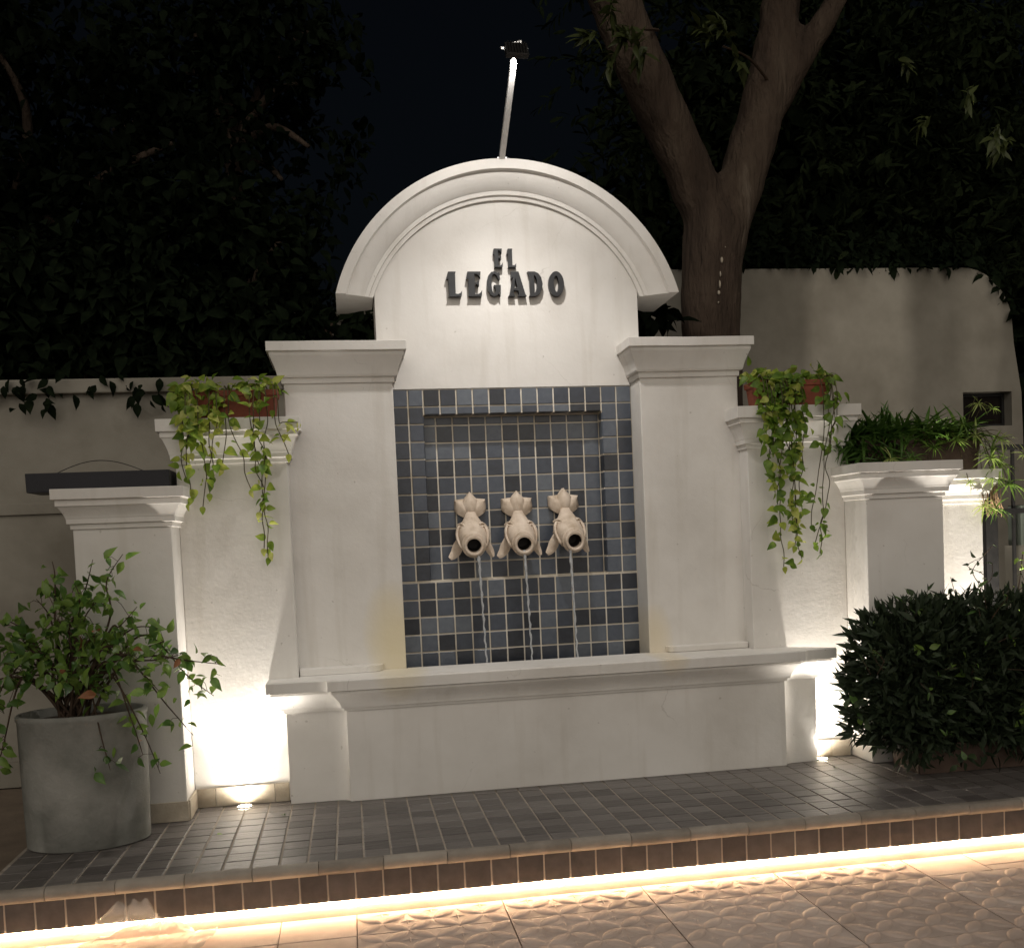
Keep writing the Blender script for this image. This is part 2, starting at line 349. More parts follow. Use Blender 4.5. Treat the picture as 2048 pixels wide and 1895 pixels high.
for r_ in range(4):
    y1 = -.003 if r_ == 0 else PYT-PX*(r_-1); y0 = PYT-PX*r_ if r_ else PYT
    if r_ == 0:
        plain_tile(2.59+.003, 2.92, -.26, -.003); plain_tile(2.92, 3.58, -.19, -.003); plain_tile(2.92, 3.58, -.265, -.193); plain_tile(3.58, 4.24, -.265, -.003)
    elif r_ < 4:
        for k in range(2): plain_tile(3.25+.66*k, 3.91+.66*k, y0, y1)
    for k in range(4):
        xa = -.05-.33*(k+1)
        if r_ < 3: plain_tile(xa, xa+.33, y0, y1)
for k in range(2):
    for r_ in range(4):
        plain_tile(-2.03-.66*k, -1.37-.66*k-.0, -.265-.66*r_ if r_ else -.265, (-.003 if r_ == 0 else -.265-.66*(r_-1)))

# ================================================================== THE RAISED PLATFORM
PXL, PXR = -1.647, 4.30
m = MB(); m.box(PXL, PXR, .026, 1.95, GZ-.012, -.005)
platform = structure(obj('platform', m, DARKGROUT))
t = .125; X0 = -.8806
nose = []
xx = PXL; k = 0
nos_me = MB(); ln = .288
prof = [(.030, .003)]+[(-.002-.020*math.sin(a)*1.0+.0, -.0245+.0275*math.cos(a)) for a in [R(d) for d in (0, 20, 40, 60, 80, 100, 120, 140, 160, 180)]]+[(.030, -.052)]
nos_me.loft([[(-ln/2+.0015, y, z) for y, z in prof], [(ln/2-.0015, y, z) for y, z in prof]])
nm = nos_me.mesh('nosing', NOSING, True, 40)
while xx < PXR-.1:
    link('nosing', nm, platform, (xx+ln/2, 0, rt.uniform(-.001, .001)), (0, R(rt.uniform(-.15, .15)), R(rt.uniform(-.15, .15)))); xx += ln
tp = .1235; xx = PXL+.055
first = True
while xx < PXR-.02:
    put_tile('riser_tile', platform, (xx, .001+rt.uniform(-.001, .001), -.1135), tp-.0075, .131, '-Y', RISERSLATE, d=.014, tilt=.3); xx += tp
m = MB(); m.box(PXL, PXR, -.002, .0195, -.178, -.0445); obj('riser_bed', m, DARKGROUT, platform).location.y = .006
m = MB(); m.box(PXL, PXR, .018, .0255, GZ-.012, -.1795); obj('plinth', m, PAVING, platform)
cand = []
for i in range(-7, 42):
    for j in range(10):
        xa, ya = X0+t*i, .0315+t*j
        xb, yb = xa+t, ya+t
        if xb > PXR: continue
        xa = max(xa, PXL)
        if xb-xa < .02: continue
        cx_, cy_ = (xa+xb)/2, (ya+yb)/2
        cand.append((math.hypot(cx_-.3, (cy_+4.67))+(3 if cy_ > 1.17 and -.3 < cx_ < 2.6 else 0)+(2 if cx_ > 3.3 else 0)+(1 if cx_ < -1.1 and cy_ > .6 else 0), xa, xb, ya, yb))
cand.sort()
rest = MB()
for q, (_, xa, xb, ya, yb) in enumerate(cand):
    gx, gy = .0095, .0066
    if q < 240:
        put_tile('floor_tile', platform, ((xa+xb)/2, (ya+yb)/2, rt.uniform(-.0012, .0008)), xb-xa-gx, yb-ya-gy, '+Z', FLOORSLATE, d=.01, tilt=.35)
    else:
        rest.box(xa+gx/2, xb-gx/2, ya+gy/2, yb-gy/2, -.01, rt.uniform(-.0012, .0004))
stuff(obj('floor_tiles_beyond', rest, FLOORSLATE, platform))

# ================================================================== THE FOUNTAIN
YT, YP, YW, YO = 1.590, 1.387, 1.255, .990
fountain = thing('fountain', 'white stucco wall fountain with arched top, blue tiled niche and low basin', 'fountain', loc=(1.03, 1.5, 0))
def under(o, p):                      # parent while keeping world coordinates
    o.parent = p; o.matrix_parent_inverse = p.matrix_world.inverted(); return o
bpy.context.view_layer.update()
CX, CZ = 1.026, 2.58
# arched wall above the tile panel
pts = [(.222, 2.3295), (1.826, 2.3295)]
RIN = .862
a0 = math.asin((2.885-CZ)/1.0)
arc = [(CX+.985*math.cos(a), CZ+.985*math.sin(a)) for a in [a0+(math.pi-2*a0)*k/40 for k in range(41)]]
outline = [(.222, 2.331), (1.826, 2.331), (1.826, 2.885)]+[p for p in arc if abs(p[0]-CX) < .80]+[(.222, 2.885)]
m = MB(); m.poly_extrude(outline, YT, 1.90)
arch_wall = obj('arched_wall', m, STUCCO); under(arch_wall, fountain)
# archivolt
A0 = math.asin((2.868-CZ)/1.068)
aprof = [(.862, 1.602), (.862, 1.572), (.884, 1.570), (.887, 1.556), (.909, 1.553), (.915, 1.545), (.95, 1.520), (.985, 1.503), (1.006, 1.498), (1.010, 1.487), (1.013, 1.470), (1.068, 1.466), (1.068, 2.00), (1.0, 2.0), (.93, 1.93), (.862, 1.90)]
loops = []
for k in range(65):
    zc = 2.868
    a = k/64
    loop = []
    for rr, yy in aprof:
        s0 = math.asin(min(1, (zc-CZ)/rr)); ang = s0+(math.pi-2*s0)*a
        loop.append((CX+rr*math.cos(ang), yy, CZ+rr*math.sin(ang)))
    loops.append(loop)
m = MB(); m.loft(loops)
av = obj('archivolt', m, STUCCO, smooth=True, angle=22); under(av, arch_wall) if False else None
av.parent = arch_wall; av.matrix_parent_inverse = arch_wall.matrix_parent_inverse @ Matrix.Identity(4)
av.matrix_parent_inverse = (fountain.matrix_world @ Matrix.Identity(4)).inverted() @ Matrix.Identity(4) if False else Matrix.Identity(4)
def rectloop(x0, x1, y0, y1, o, z, sides='LRFB'):
    return [(x0-(o if 'L' in sides else 0), y0-o, z), (x1+(o if 'R' in sides else 0), y0-o, z), (x1+(o if 'R' in sides else 0), y1+(o if 'B' in sides else 0), z), (x0-(o if 'L' in sides else 0), y1+(o if 'B' in sides else 0), z)]
def capital(x0, x1, y0, y1, prof, name='capital'):
    m = MB(); m.loft([rectloop(x0, x1, y0, y1, o, z) for z, o in prof]); return m
def cyma(z0, o0, z1, o1, n=6):
    return [(z0+(z1-z0)*k/n, o0+(o1-o0)*(k/n)**1.35) for k in range(n+1)]
PCAP = [(2.342, .010), (2.374, .012), (2.376, .026), (2.384, .028)]+cyma(2.386, .030, 2.492, .066)+[(2.500, .068), (2.513, .068), (2.515, .083), (2.568, .083)]
for x0, x1, nm_ in ((-.319, .2945, 'pier'), (1.7635, 2.377, 'pier')):
    m = MB(); m.box(x0, x1, YP, 1.90, 0, 2.345)
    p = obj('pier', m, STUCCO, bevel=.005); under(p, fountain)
    c = obj('capital', capital(x0, x1, YP, 1.86, PCAP), STUCCO, p, bevel=.004, wob=.0035)
# tile panel: pale grout bed with a niche, tiles laid on it
m = MB(); G0 = 1.5965; NB = 1.678
m.box(.295, 1.763, G0, 1.88, .0, 1.181); m.box(.295, .477, G0, 1.88, 1.181, 2.329); m.box(1.574, 1.763, G0, 1.88, 1.181, 2.329)
m.box(.477, 1.574, G0, 1.88, 2.178, 2.329); m.box(.477, 1.574, NB+.006, 1.88, 1.181, 2.178)
panel = obj('tile_panel', m, GROUT); under(panel, fountain)
NT = [0]
def pt(x0, x1, z0, z1, y, facing='-Y'):
    g = .0098
    put_tile('tile', panel, ((x0+x1)/2, y+rt.uniform(-.001, .001), (z0+z1)/2), x1-x0-g, z1-z0-g, facing, SLATE, d=.006, ch=.002, tilt=.6); NT[0] += 1
rz = [2.329-.1043*k for k in range(12)]
for k in range(11):
    za, zb = rz[k+1], rz[k]
    pt(.295, .389, za, zb, YT-.001); pt(.389, .480, za, zb, YT-.001)
    pt(1.571, 1.667, za, zb, YT-.001); pt(1.667, 1.763, za, zb, YT-.001)
cw = (1.571-.480)/11
for i in range(11):
    pt(.480+cw*i, .480+cw*(i+1), rz[1], rz[0], YT-.001); pt(.480+cw*i, .480+cw*(i+1), 2.175, rz[1], YT-.001)
    xa = .480+cw*i; xb = xa+cw
    put_tile('tile', panel, ((xa+xb)/2, (YT+NB)/2+.002, 2.1775), cw-.010, NB-YT-.006, '-Z', SLATE, d=.006, ch=.002, tilt=.3)
bx = [.478, .555]+[.555+(1.573-.555)/10*k for k in range(1, 11)]
bz = [2.172]+rz[2:]
for a in range(11):
    for k in range(10): pt(bx[a], bx[a+1], bz[k+1], bz[k], NB)
for k in range(10):
    zm, hz = (bz[k]+bz[k+1])/2, bz[k]-bz[k+1]
    put_tile('tile', panel, (.4785, (YT+NB)/2+.002, zm), NB-YT-.006, hz-.010, '+X', SLATE, d=.006, ch=.002, tilt=.3)
    put_tile('tile', panel, (1.5725, (YT+NB)/2+.002, zm), NB-YT-.006, hz-.010, '-X', SLATE, d=.006, ch=.002, tilt=.3)
lw = (1.763-.295)/14
for i in range(14):
    for k in range(5):
        pt(.295+lw*i, .295+lw*(i+1), 1.176-.1055*(k+1), 1.176-.1055*k, YT-.001)
for o in list(COL.objects):
    if o.parent == panel: o.matrix_parent_inverse = Matrix.Identity(4)

# basin
BSL, BSR, BFL, BFR, YS, YB = -.389, 2.722, -.060, 2.504, 1.168, 1.118
def bpath(o, yback, n=8):
    P = [(BSL-o, yback), (BSL-o, YS-o)]
    xs = -.142-1.6*o; xe = BFL-o
    for k in range(n+1):
        a = math.pi/2*k/n; P.append((xs+(xe-xs)*math.sin(a), (YB-o)+(YS-YB)*math.cos(a)))
    xs = BFR+.082+1.6*o; xe = BFR+o
    for k in range(n, -1, -1):
        a = math.pi/2*k/n; P.append((xs+(xe-xs)*math.sin(a), (YB-o)+(YS-YB)*math.cos(a)))
    P += [(BSR+o, YS-o), (BSR+o*.6-.19, yback)]
    return P
bprof = [(0, 0), (.505, 0), (.507, .012), (.522, .014), (.524, .026), (.536, .028)]+cyma(.540, .030, .606, .072)+[(.612, .076), (.624, .076), (.626, .066), (.6285, .066)]
m = MB(); m.loft([[(x, y, z) for x, y in bpath(o, 1.2535)] for z, o in bprof])
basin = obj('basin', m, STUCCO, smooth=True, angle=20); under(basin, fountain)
P = bpath(.095, 1.2525)
rim = P+[(2.3725, 1.2525), (2.3725, 1.3855), (1.7605, 1.3855), (1.7605, 1.405), (.2975, 1.405), (.2975, 1.3855), (-.3145, 1.3855), (-.3145, 1.2525)]
def inset(P_, d):
    out = []
    n = len(P_); c = Vector((1.1, 1.25))
    for i, p in enumerate(P_):
        a, b, e = Vector(P_[i-1]), Vector(p), Vector(P_[(i+1) % n])
        t1 = (b-a); t2 = (e-b)
        t1 = t1.normalized() if t1.length > 1e-6 else t2.normalized(); t2 = t2.normalized() if t2.length > 1e-6 else t1
        nn = Vector((-(t1+t2).y, (t1+t2).x)); nn = nn.normalized() if nn.length > 1e-6 else Vector((0, 1))
        out.append(tuple(b+nn*d))
    return out
m = MB()
m.loft([[(x, y, .6290) for x, y in rim], [(x, y, .683) for x, y in rim], [(x, y, .690) for x, y in inset(rim, .006)]])
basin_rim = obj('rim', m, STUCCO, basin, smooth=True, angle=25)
for x0, x1, y0, rl in ((-.31, .165, 1.29, 1), (1.86, 2.37, 1.325, -1)):
    m = MB(); pts = []
    if rl > 0: pts = [(x0, 1.386), (x0, y0), (x1-.09, y0)]+[(x1-.09+.09*math.sin(a), 1.386-(1.386-y0)*math.cos(a)) for a in [R(d) for d in (15, 30, 45, 60, 75, 90)]]
    else: pts = [(x0, 1.386), (x0+.01, y0+.012), (x0+.03, y0), (x1, y0), (x1, 1.386)]
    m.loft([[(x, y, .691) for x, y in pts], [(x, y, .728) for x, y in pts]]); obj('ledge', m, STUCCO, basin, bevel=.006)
m = MB(); m.box(.2955, 1.7625, 1.36, 1.404, .2, .628); m.box(.2955, 1.7625, 1.36, 1.592, .2, .25); obj('pool_lining', m, GROUT, basin)
for o in list(COL.objects):
    if o.parent in (basin, arch_wall) or (o.parent and o.parent.name.startswith('pier')): o.matrix_parent_inverse = Matrix.Identity(4)
m = MB()
nx, ny = 60, 8
vv = [(.297+1.464*i/nx, 1.4055+.183*j/ny, .652+.004*noise.noise(Vector((i*.35, j*.6, 0)))) for j in range(ny+1) for i in range(nx+1)]
m.add(vv, [(j*(nx+1)+i, j*(nx+1)+i+1, (j+1)*(nx+1)+i+1, (j+1)*(nx+1)+i) for j in range(ny) for i in range(nx)])
water = structure(obj('pool_water', m, POOL, smooth=True))

# ------------------------------------------------------------------ wing walls and pillars
WCAP = [(1.893, .010), (1.918, .012), (1.920, .024), (1.945, .026)]+cyma(1.947, .028, 2.036, .060)+[(2.038, .066), (2.066, .066), (2.068, .083), (2.135, .083)]
OCAP = [(1.556, .010), (1.582, .012), (1.584, .025), (1.612, .027)]+cyma(1.614, .029, 1.672, .060)+[(1.674, .066), (1.706, .066), (1.708, .083), (1.762, .083)]
ECAP = [(z-.046, o) for z, o in OCAP]
def masonry(name, label, cat, x0, x1, y0, y1, ztop, prof, mat, skirt=True, group=None, sk=None):
    e = thing(name, label, cat, group, loc=((x0+x1)/2, (y0+y1)/2, 0)); bpy.context.view_layer.update()
    m = MB(); m.box(x0, x1, y0, y1, 0, ztop); under(obj('shaft', m, mat, bevel=.005), e)
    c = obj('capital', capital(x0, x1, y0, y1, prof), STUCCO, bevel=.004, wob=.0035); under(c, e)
    for (a, b, c_, d) in (sk or []):
        m = MB(); m.box(a, b, c_, d, .0015, .106); under(obj('skirting_tile', m, SKIRT, bevel=.002), e)
    return e
masonry('wing_wall', 'white stucco wing wall topped by trailing pothos between fountain pier and potted shrub', 'wall', -.9105, -.315, YW, 1.45, 1.9, WCAP, STUCCO_ROUGH,
        sk=[(-.8965, -.80, YW-.014, YW-.001), (-.797, -.478, YW-.014, YW-.001), (-.475, -.40, YW-.014, YW-.001), (-.9105+.0005, -.8975, 1.0, YW-.001)], group='wing walls beside the fountain')
masonry('wing_wall', 'white stucco wing wall between fountain pier and the clipped hedge', 'wall', 2.3735, 2.9865, YW, 1.45, 1.9, WCAP, STUCCO_ROUGH,
        sk=[(2.60, 2.853, YW-.014, YW-.001), (2.856, 2.972, YW-.014, YW-.001)], group='wing walls beside the fountain')
masonry('pillar', 'white pillar with moulded capital behind the concrete pot of the flowering shrub', 'pillar', -1.397, -.911, YO, 1.55, 1.56, OCAP, STUCCO,
        sk=[(-1.12, -.905, YO-.012, YO-.001), (-1.397, -1.123, YO-.012, YO-.001)], group='pillars at the wall ends')
masonry('pillar', 'white pillar with grey shaded front rising behind the hedge, spider plants above it', 'pillar', 2.987, 3.475, YO, 1.55, 1.56, OCAP, STUCCO_ROUGH, group='pillars at the wall ends')
masonry('pillar', 'narrow brightly lit white pillar beside the black gate post', 'pillar', 3.4765, 3.900, 1.25, 1.70, 1.515, ECAP, STUCCO, group='pillars at the wall ends')

# ------------------------------------------------------------------ sign lettering
GL = {
 'L': ([(0,.70),(.08,1),(.40,1),(.37,.9),(.36,.12),(.46,.10),(.56,.14),(.63,.23),(.60,0),(.06,0),(.09,.1),(.08,.70)], []),
 'E': ([(0,.70),(.06,1),(.61,1),(.585,.72),(.5,.86),(.42,.9),(.35,.9),(.35,.57),(.43,.57),(.52,.67),(.52,.40),(.44,.48),(.35,.48),(.35,.10),(.48,.1),(.58,.16),(.65,.27),(.62,0),(.06,0),(.09,.1),(.08,.70)], []),
 'G': ([(.56,.68),(.54,.98),(.46,.95),(.36,1.01),(.2,.98),(.08,.85),(.02,.65),(0,.45),(.04,.22),(.14,.06),(.28,-.01),(.4,.03),(.47,.1),(.555,0),(.58,.46),(.29,.46),(.29,.40),(.36,.36),(.36,.2),(.30,.1),(.245,.14),(.2,.3),(.19,.5),(.2,.72),(.26,.88),(.34,.9),(.42,.84),(.48,.68)], []),
 'A': ([(.10,1),(.42,1),(.67,.10),(.73,0),(.36,0),(.40,.09),(.375,.23),(.2,.23),(.19,.09),(.24,0),(-.05,0),(.02,.1),(.17,.78),(.09,.70)], [[(.265,.74),(.225,.34),(.345,.34)]]),
 'D': ([(0,1),(.3,1),(.46,.93),(.58,.76),(.63,.5),(.58,.25),(.46,.07),(.3,0),(.04,0),(.09,.1),(.08,.85)], [[(.27,.86),(.27,.13),(.34,.2),(.385,.35),(.395,.5),(.385,.65),(.34,.8)]]),
 'O': ([(.33+.33*math.cos(2*math.pi*k/28), .5+.51*math.sin(2*math.pi*k/28)) for k in range(28)], [[(.33+.105*math.cos(2*math.pi*k/20), .5-.33*math.sin(2*math.pi*k/20)) for k in range(20)]]),
}
sign = thing('sign_lettering', 'dark raised metal letters reading EL LEGADO on the white arch', 'sign', loc=(1.01, YT, 2.87)); bpy.context.view_layer.update()
U = .000425
def put_letter(ch, px, H, z0, wscale=1):
    m = MB(); o, h = GL[ch]
    x0 = .650+(px-165)*U
    f = lambda p: (x0+p[0]*H*wscale, z0+p[1]*H)
    m.poly_extrude([f(p) for p in o], YT-.034, YT-.001, [[f(p) for p in q] for q in h])
    under(obj('letter', m, LETTER, bevel=.0012), sign)
for ch, px in (('L', 165), ('E', 445), ('G', 735), ('A', 1050), ('D', 1320), ('O', 1620)): put_letter(ch, px, .1466, 2.868, .98)
for ch, px in (('E', 840), ('L', 1035)): put_letter(ch, px, .110, 3.040, .8)

# ------------------------------------------------------------------ floodlight on its arm
fl = thing('floodlight', 'small floodlight on a pale angled arm fixed to the top of the arch', 'lamp', loc=(1.005, 1.52, 3.65)); bpy.context.view_layer.update()
LP = Vector((.985, .80, 3.93))
a = Vector((1.003, 1.50, 3.645)); b = LP+Vector((0, .05, -.01))
d = (b-a).normalized(); s_ = d.cross(Vector((0, 0, 1))).normalized(); n_ = s_.cross(d)
m = MB(); hw = .0155
m.loft([[p+s_*hw*i+n_*hw*j for i, j in ((-1,-1),(1,-1),(1,1),(-1,1))] for p in (a, b)]); under(obj('arm', m, METAL), fl)
m = MB(); m.box(.975, 1.03, 1.47, 1.54, 3.6485, 3.656); under(obj('base_plate', m, STEEL), fl)
tl = Euler((R(62), 0, R(2))).to_matrix()
def rbox(m, c, sx, sy, sz, rot=tl):
    vs = [Vector(c)+rot @ Vector((x*sx/2, y*sy/2, z*sz/2)) for z in (-1, 1) for x, y in ((-1,-1),(1,-1),(1,1),(-1,1))]
    m.add(vs, [(3,2,1,0),(4,5,6,7),(0,1,5,4),(1,2,6,5),(2,3,7,6),(3,0,4,7)])
m = MB(); rbox(m, LP+tl @ Vector((0, -.01, .040)), .120, .085, .030)
for k in range(7): rbox(m, LP+tl @ Vector((-.045+.015*k, -.01, .062)), .004, .07, .018)
under(obj('housing', m, BLACKMETAL, bevel=.003), fl)
m = MB(); rbox(m, LP+tl @ Vector((0, -.01, .0232)), .100, .066, .003); under(obj('lens', m, FLOODLENS), fl)
m = MB(); m.tube([LP+Vector((-.066, 0, .04)), LP+Vector((-.066, .045, .06)), LP+Vector((.066, .045, .06)), LP+Vector((.066, 0, .04))], .006, 6); m.tube([LP+Vector((0, .045, .0)), LP+Vector((.0, .045, .085)), LP+Vector((.045, .04, .092))], .010, 6)
under(obj('bracket', m, METAL), fl)
for P_, sz_, bl_ in ((20, 179, .3), (92, 104, 1.0)):
    l = bpy.data.lights.new('floodlight_beam', 'SPOT'); l.energy = P_; l.spot_size = R(sz_); l.spot_blend = bl_; l.shadow_soft_size = .028; l.color = (1.0, .945, .89)
    lo = bpy.data.objects.new('beam', l); COL.objects.link(lo); lo.location = LP+tl @ Vector((0, -.01, .010))
    lo.rotation_euler = (Vector((0, -.04, 1))).to_track_quat('Z', 'Y').to_euler(); bpy.context.view_layer.update(); under(lo, fl)

# ------------------------------------------------------------------ ground uplights
def uplight(x, y, label, P=66, tilt=.10, size=88):
    e = thing('uplight', label, 'lamp', 'recessed ground lights', loc=(x, y, 0)); bpy.context.view_layer.update()
    m = MB(); n = 28
    def ring(r, z): return [(x+r*math.cos(2*math.pi*k/n), y+r*math.sin(2*math.pi*k/n), z) for k in range(n)]
    m.loft([ring(.046, .0), ring(.046, .006), ring(.042, .009), ring(.037, .009), ring(.036, .005)], False, False); under(obj('trim_ring', m, STEEL, smooth=True, angle=40), e)
    m = MB(); m.loft([ring(.0365, .004), ring(.0365, .006)]); under(obj('lens', m, LENS), e)
    for P_, size_, tl_ in ((P, size, tilt), (P*.14, 172, .25)):
        l = bpy.data.lights.new('uplight_beam', 'SPOT'); l.energy = P_; l.spot_size = R(size_); l.spot_blend = 1.0; l.shadow_soft_size = .03; l.color = (1.0, .92, .82)
        lo = bpy.data.objects.new('beam', l); COL.objects.link(lo); lo.location = (x, y-.004, .045)
        lo.rotation_euler = Vector((0, -tl_, -1)).to_track_quat('Z', 'Y').to_euler(); bpy.context.view_layer.update(); under(lo, e)
uplight(-.641, 1.185, 'glowing round ground light at the foot of the wing wall by the potted shrub')
uplight(2.755, 1.187, 'glowing round ground light between basin end and hedge')
uplight(3.98, 1.10, 'round ground light behind the hedge at the foot of the narrow pillar', P=210)

# ------------------------------------------------------------------ LED strip under the riser tiles
led = thing('led_strip', 'warm LED strip glowing along the foot of the tiled step', 'lamp', loc=(1.3, 0, -.185)); bpy.context.view_layer.update()
m = MB(); m.box(PXL+.01, PXR-.01, .0046, .011, -.1865, -.1800); under(obj('tape', m, emit('led_tape_glow', (1.0, .64, .36), 34)), led)
m = MB(); x = PXL+.02
while x < PXR-.02:
    m.box(x, x+.007, .0012, .0045, -.1872, -.1805); x += .0178
stuff(under(obj('diode', m, emit('led_diode', (1.0, .69, .42), 165)), led))

# ------------------------------------------------------------------ carved fish spouts and their water
def smoothstep_path(pts, n):
    out = []
    P_ = [Vector(p) for p in pts]
    for i in range(len(P_)-1):
        p0, p1, p2, p3 = P_[max(i-1, 0)], P_[i], P_[i+1], P_[min(i+2, len(P_)-1)]
        for k in range(n):
            t_ = k/n
            out.append(.5*((2*p1)+(-p0+p2)*t_+(2*p0-5*p1+4*p2-p3)*t_**2+(-p0+3*p1-3*p2+p3)*t_**3))
    out.append(P_[-1]); return out
def fish(cx, zoff, yaw, label):
    e = thing('fish_spout', label, 'fountain spout', 'three fish spouts in the niche', loc=(cx, NB, 1.40+zoff))
    # body: (forward, z, half width, half height)
    ctl = [(.012, .215, .032, .018), (.034, .185, .026, .022), (.052, .150, .036, .034), (.078, .105, .064, .052), (.105, .060, .083, .066), (.140, .022, .088, .074), (.175, -.002, .080, .070), (.205, -.014, .066, .062), (.222, -.018, .058, .056), (.228, -.019, .064, .062), (.238, -.021, .064, .062), (.246, -.022, .052, .050), (.246, -.022, .043, .041), (.215, -.016, .040, .038), (.16, .0, .036, .034)]
    n = 24; m = MB(); loops = []
    for i, (fw_, z, a, b) in enumerate(ctl):
        p = Vector((0, -fw_, z)); q0, q1 = ctl[max(i-1, 0)], ctl[min(i+1, 10 if i <= 10 else i)]
        if i <= 10: tdir = Vector((0, -(q1[0]-q0[0]), q1[1]-q0[1])).normalized()
        else: tdir = Vector((0, -1, -.12)).normalized()
        up_ = Vector((1, 0, 0)).cross(tdir).normalized()
        if up_.y > 0 and i < 5: pass
        loop = []
        for k in range(n):
            an = 2*math.pi*k/n
            ca, sa = math.cos(an), math.sin(an)
            r_ = 1+(.03*math.cos(5*an) if 3 <= i <= 6 else 0)
            loop.append(p+Vector((1, 0, 0))*a*ca*r_+up_*b*sa*r_)
        loops.append(loop)
    m.loft(loops)
    body = obj('body', m, [CREAM, HOLE], e, smooth=True, angle=50)
    for poly in body.data.polygons:
        c = poly.center
        if c.y > -.2455 and c.y < -.14 and (Vector((c.x, 0, c.z+.012)).length < .0435): poly.material_index = 1
    # tail: three flaring lobes leaning back to the wall
    for ang, Ln, wd, yo in ((0, .142, .036, .062), (47, .138, .042, .046), (-47, .138, .042, .046)):
        mm = MB(); mtx = Euler((0, R(ang), 0)).to_matrix(); rows = []
        for k in range(9):
            s = k/8; ww = wd*(.45+.75*math.sin(math.pi*min(1, .1+s*.62)))*(1 if s < .62 else max(.06, 1-((s-.62)/.38)**1.6))
            yb_ = -yo+.034*s-.022*math.sin(s*math.pi)
            rows.append([mtx @ Vector((u_*ww, 0, -.01+s*Ln))+Vector((0, yb_-.016*math.cos(u_*math.pi*.9)*(.5+s*.5), .158)) for u_ in (-1, -.6, -.2, .2, .6, 1)])
        nc = 6; top = [v for r_ in rows for v in r_]; nn = len(top); nr = len(rows)
        mm.add(top+[Vector((v.x, min(-.003, v.y+.024), v.z)) for v in top],
               [(r_*nc+c, r_*nc+c+1, (r_+1)*nc+c+1, (r_+1)*nc+c) for r_ in range(nr-1) for c in range(nc-1)]+[(nn+r_*nc+c, nn+(r_+1)*nc+c, nn+(r_+1)*nc+c+1, nn+r_*nc+c+1) for r_ in range(nr-1) for c in range(nc-1)]
               + [(r_*nc, (r_+1)*nc, nn+(r_+1)*nc, nn+r_*nc) for r_ in range(nr-1)]+[(r_*nc+nc-1, nn+r_*nc+nc-1, nn+(r_+1)*nc+nc-1, (r_+1)*nc+nc-1) for r_ in range(nr-1)]+[((nr-1)*nc+c, nn+(nr-1)*nc+c, nn+(nr-1)*nc+1+c, (nr-1)*nc+1+c) for c in range(nc-1)])
        obj('tail_lobe', mm, CREAM, e, smooth=True, angle=55)
    for fw_, zz_, rr, th in ((.218, -.017, .064, .0095), (.243, -.021, .051, .010)):
        mm = MB(); mm.tube([Vector((rr*math.cos(q), -fw_-.10*0, zz_+rr*.97*math.sin(q))) for q in [2*math.pi*k/26 for k in range(27)]], th, 8); obj('lip_ring', mm, CREAM, e, smooth=True, angle=70)
    for sd_ in (-1, 1):
        # pectoral fin sweeping out and down
        mm = MB(); rows = []
        path = smoothstep_path([(sd_*.060, -.10, .035), (sd_*.088, -.10, -.02), (sd_*.108, -.095, -.058), (sd_*(.142 if sd_ < 0 else .120), -.108, -.088)], 4)
        for i, p in enumerate(path):
            s = i/(len(path)-1); wd = (.010+.022*math.sin(math.pi*(.12+.85*s)))*(1 if sd_ < 0 else .75); tk = .011*(1-.6*s)
            tv = (path[min(i+1, len(path)-1)]-path[max(i-1, 0)]).normalized(); sdv = tv.cross(Vector((0, -1, 0))).normalized()
            rows.append([p+sdv*wd+Vector((0, 0, 0)), p+Vector((0, -tk-.006, 0)), p-sdv*wd, p+Vector((0, tk, 0))])
        mm.loft(rows); obj('fin', mm, CREAM, e, smooth=True, angle=60)
        # eye scroll: nested raised rings on the side of the head
        mm = MB(); ctr = Vector((sd_*.068, -.128, .062)); nv = Vector((sd_*.68, -.68, .28)).normalized(); u1 = nv.orthogonal().normalized(); u2 = nv.cross(u1)
        for rr, th in ((.038, .0085), (.021, .0075)):
            mm.tube([ctr+nv*(.004+.006*(.03-rr)/.03)+(u1*math.cos(q)+u2*math.sin(q)*1.25)*rr for q in [2*math.pi*k/18 for k in range(15)]], th, 6)
        obj('eye_scroll', mm, CREAM, e, smooth=True, angle=60)
        mm = MB(); mm.tube(smoothstep_path([(sd_*.050, -.085, .115), (sd_*.086, -.125, .075), (sd_*.092, -.150, .025), (sd_*.070, -.185, -.035)], 4), [.005]+[.0105]*11+[.004], 6)
        obj('gill_ridge', mm, CREAM, e, smooth=True, angle=60)
    e.rotation_euler = (0, 0, R(yaw)); e.scale = (1.0, 1, 1.06); return e
rs = random.Random(5)
for cx, zo, yw, sx, wh in ((.742, .005, -3, .018, 'nearest the yellow tinted pier'), (1.030, .002, 0, .014, 'in the middle of the three'), (1.322, .008, 4, .012, 'nearest the pier below the forked tree')):
    fish(cx, zo, yw, 'cream carved stone fish spout in the tiled niche, '+wh)
    pts = []; rad = []
    y0 = NB-.243; z0 = 1.40+zo-.058
    for k in range(34):
        s = k/33; dz = (z0-.652)*s
        tt = math.sqrt(dz*2/9.8) if dz > 0 else 0
        pts.append((cx+math.sin(R(yw))*.2*-1+sx*s+.0035*math.sin(k*1.7+cx*9)*(s**.5), y0+.012-.10*tt*1.0+.0025*math.sin(k*2.3), z0-dz)); rad.append((.0095-.0040*s**.5)*(1+.28*math.sin(k*1.9+cx*5)+.15*rs.uniform(-1, 1)))
    m = MB(); m.tube(pts, rad, 8)
    tag(obj('water_stream', m, STREAM, smooth=True), 'thin clear water stream from the stone fish '+wh, 'water stream', 'streams falling from the fish spouts')

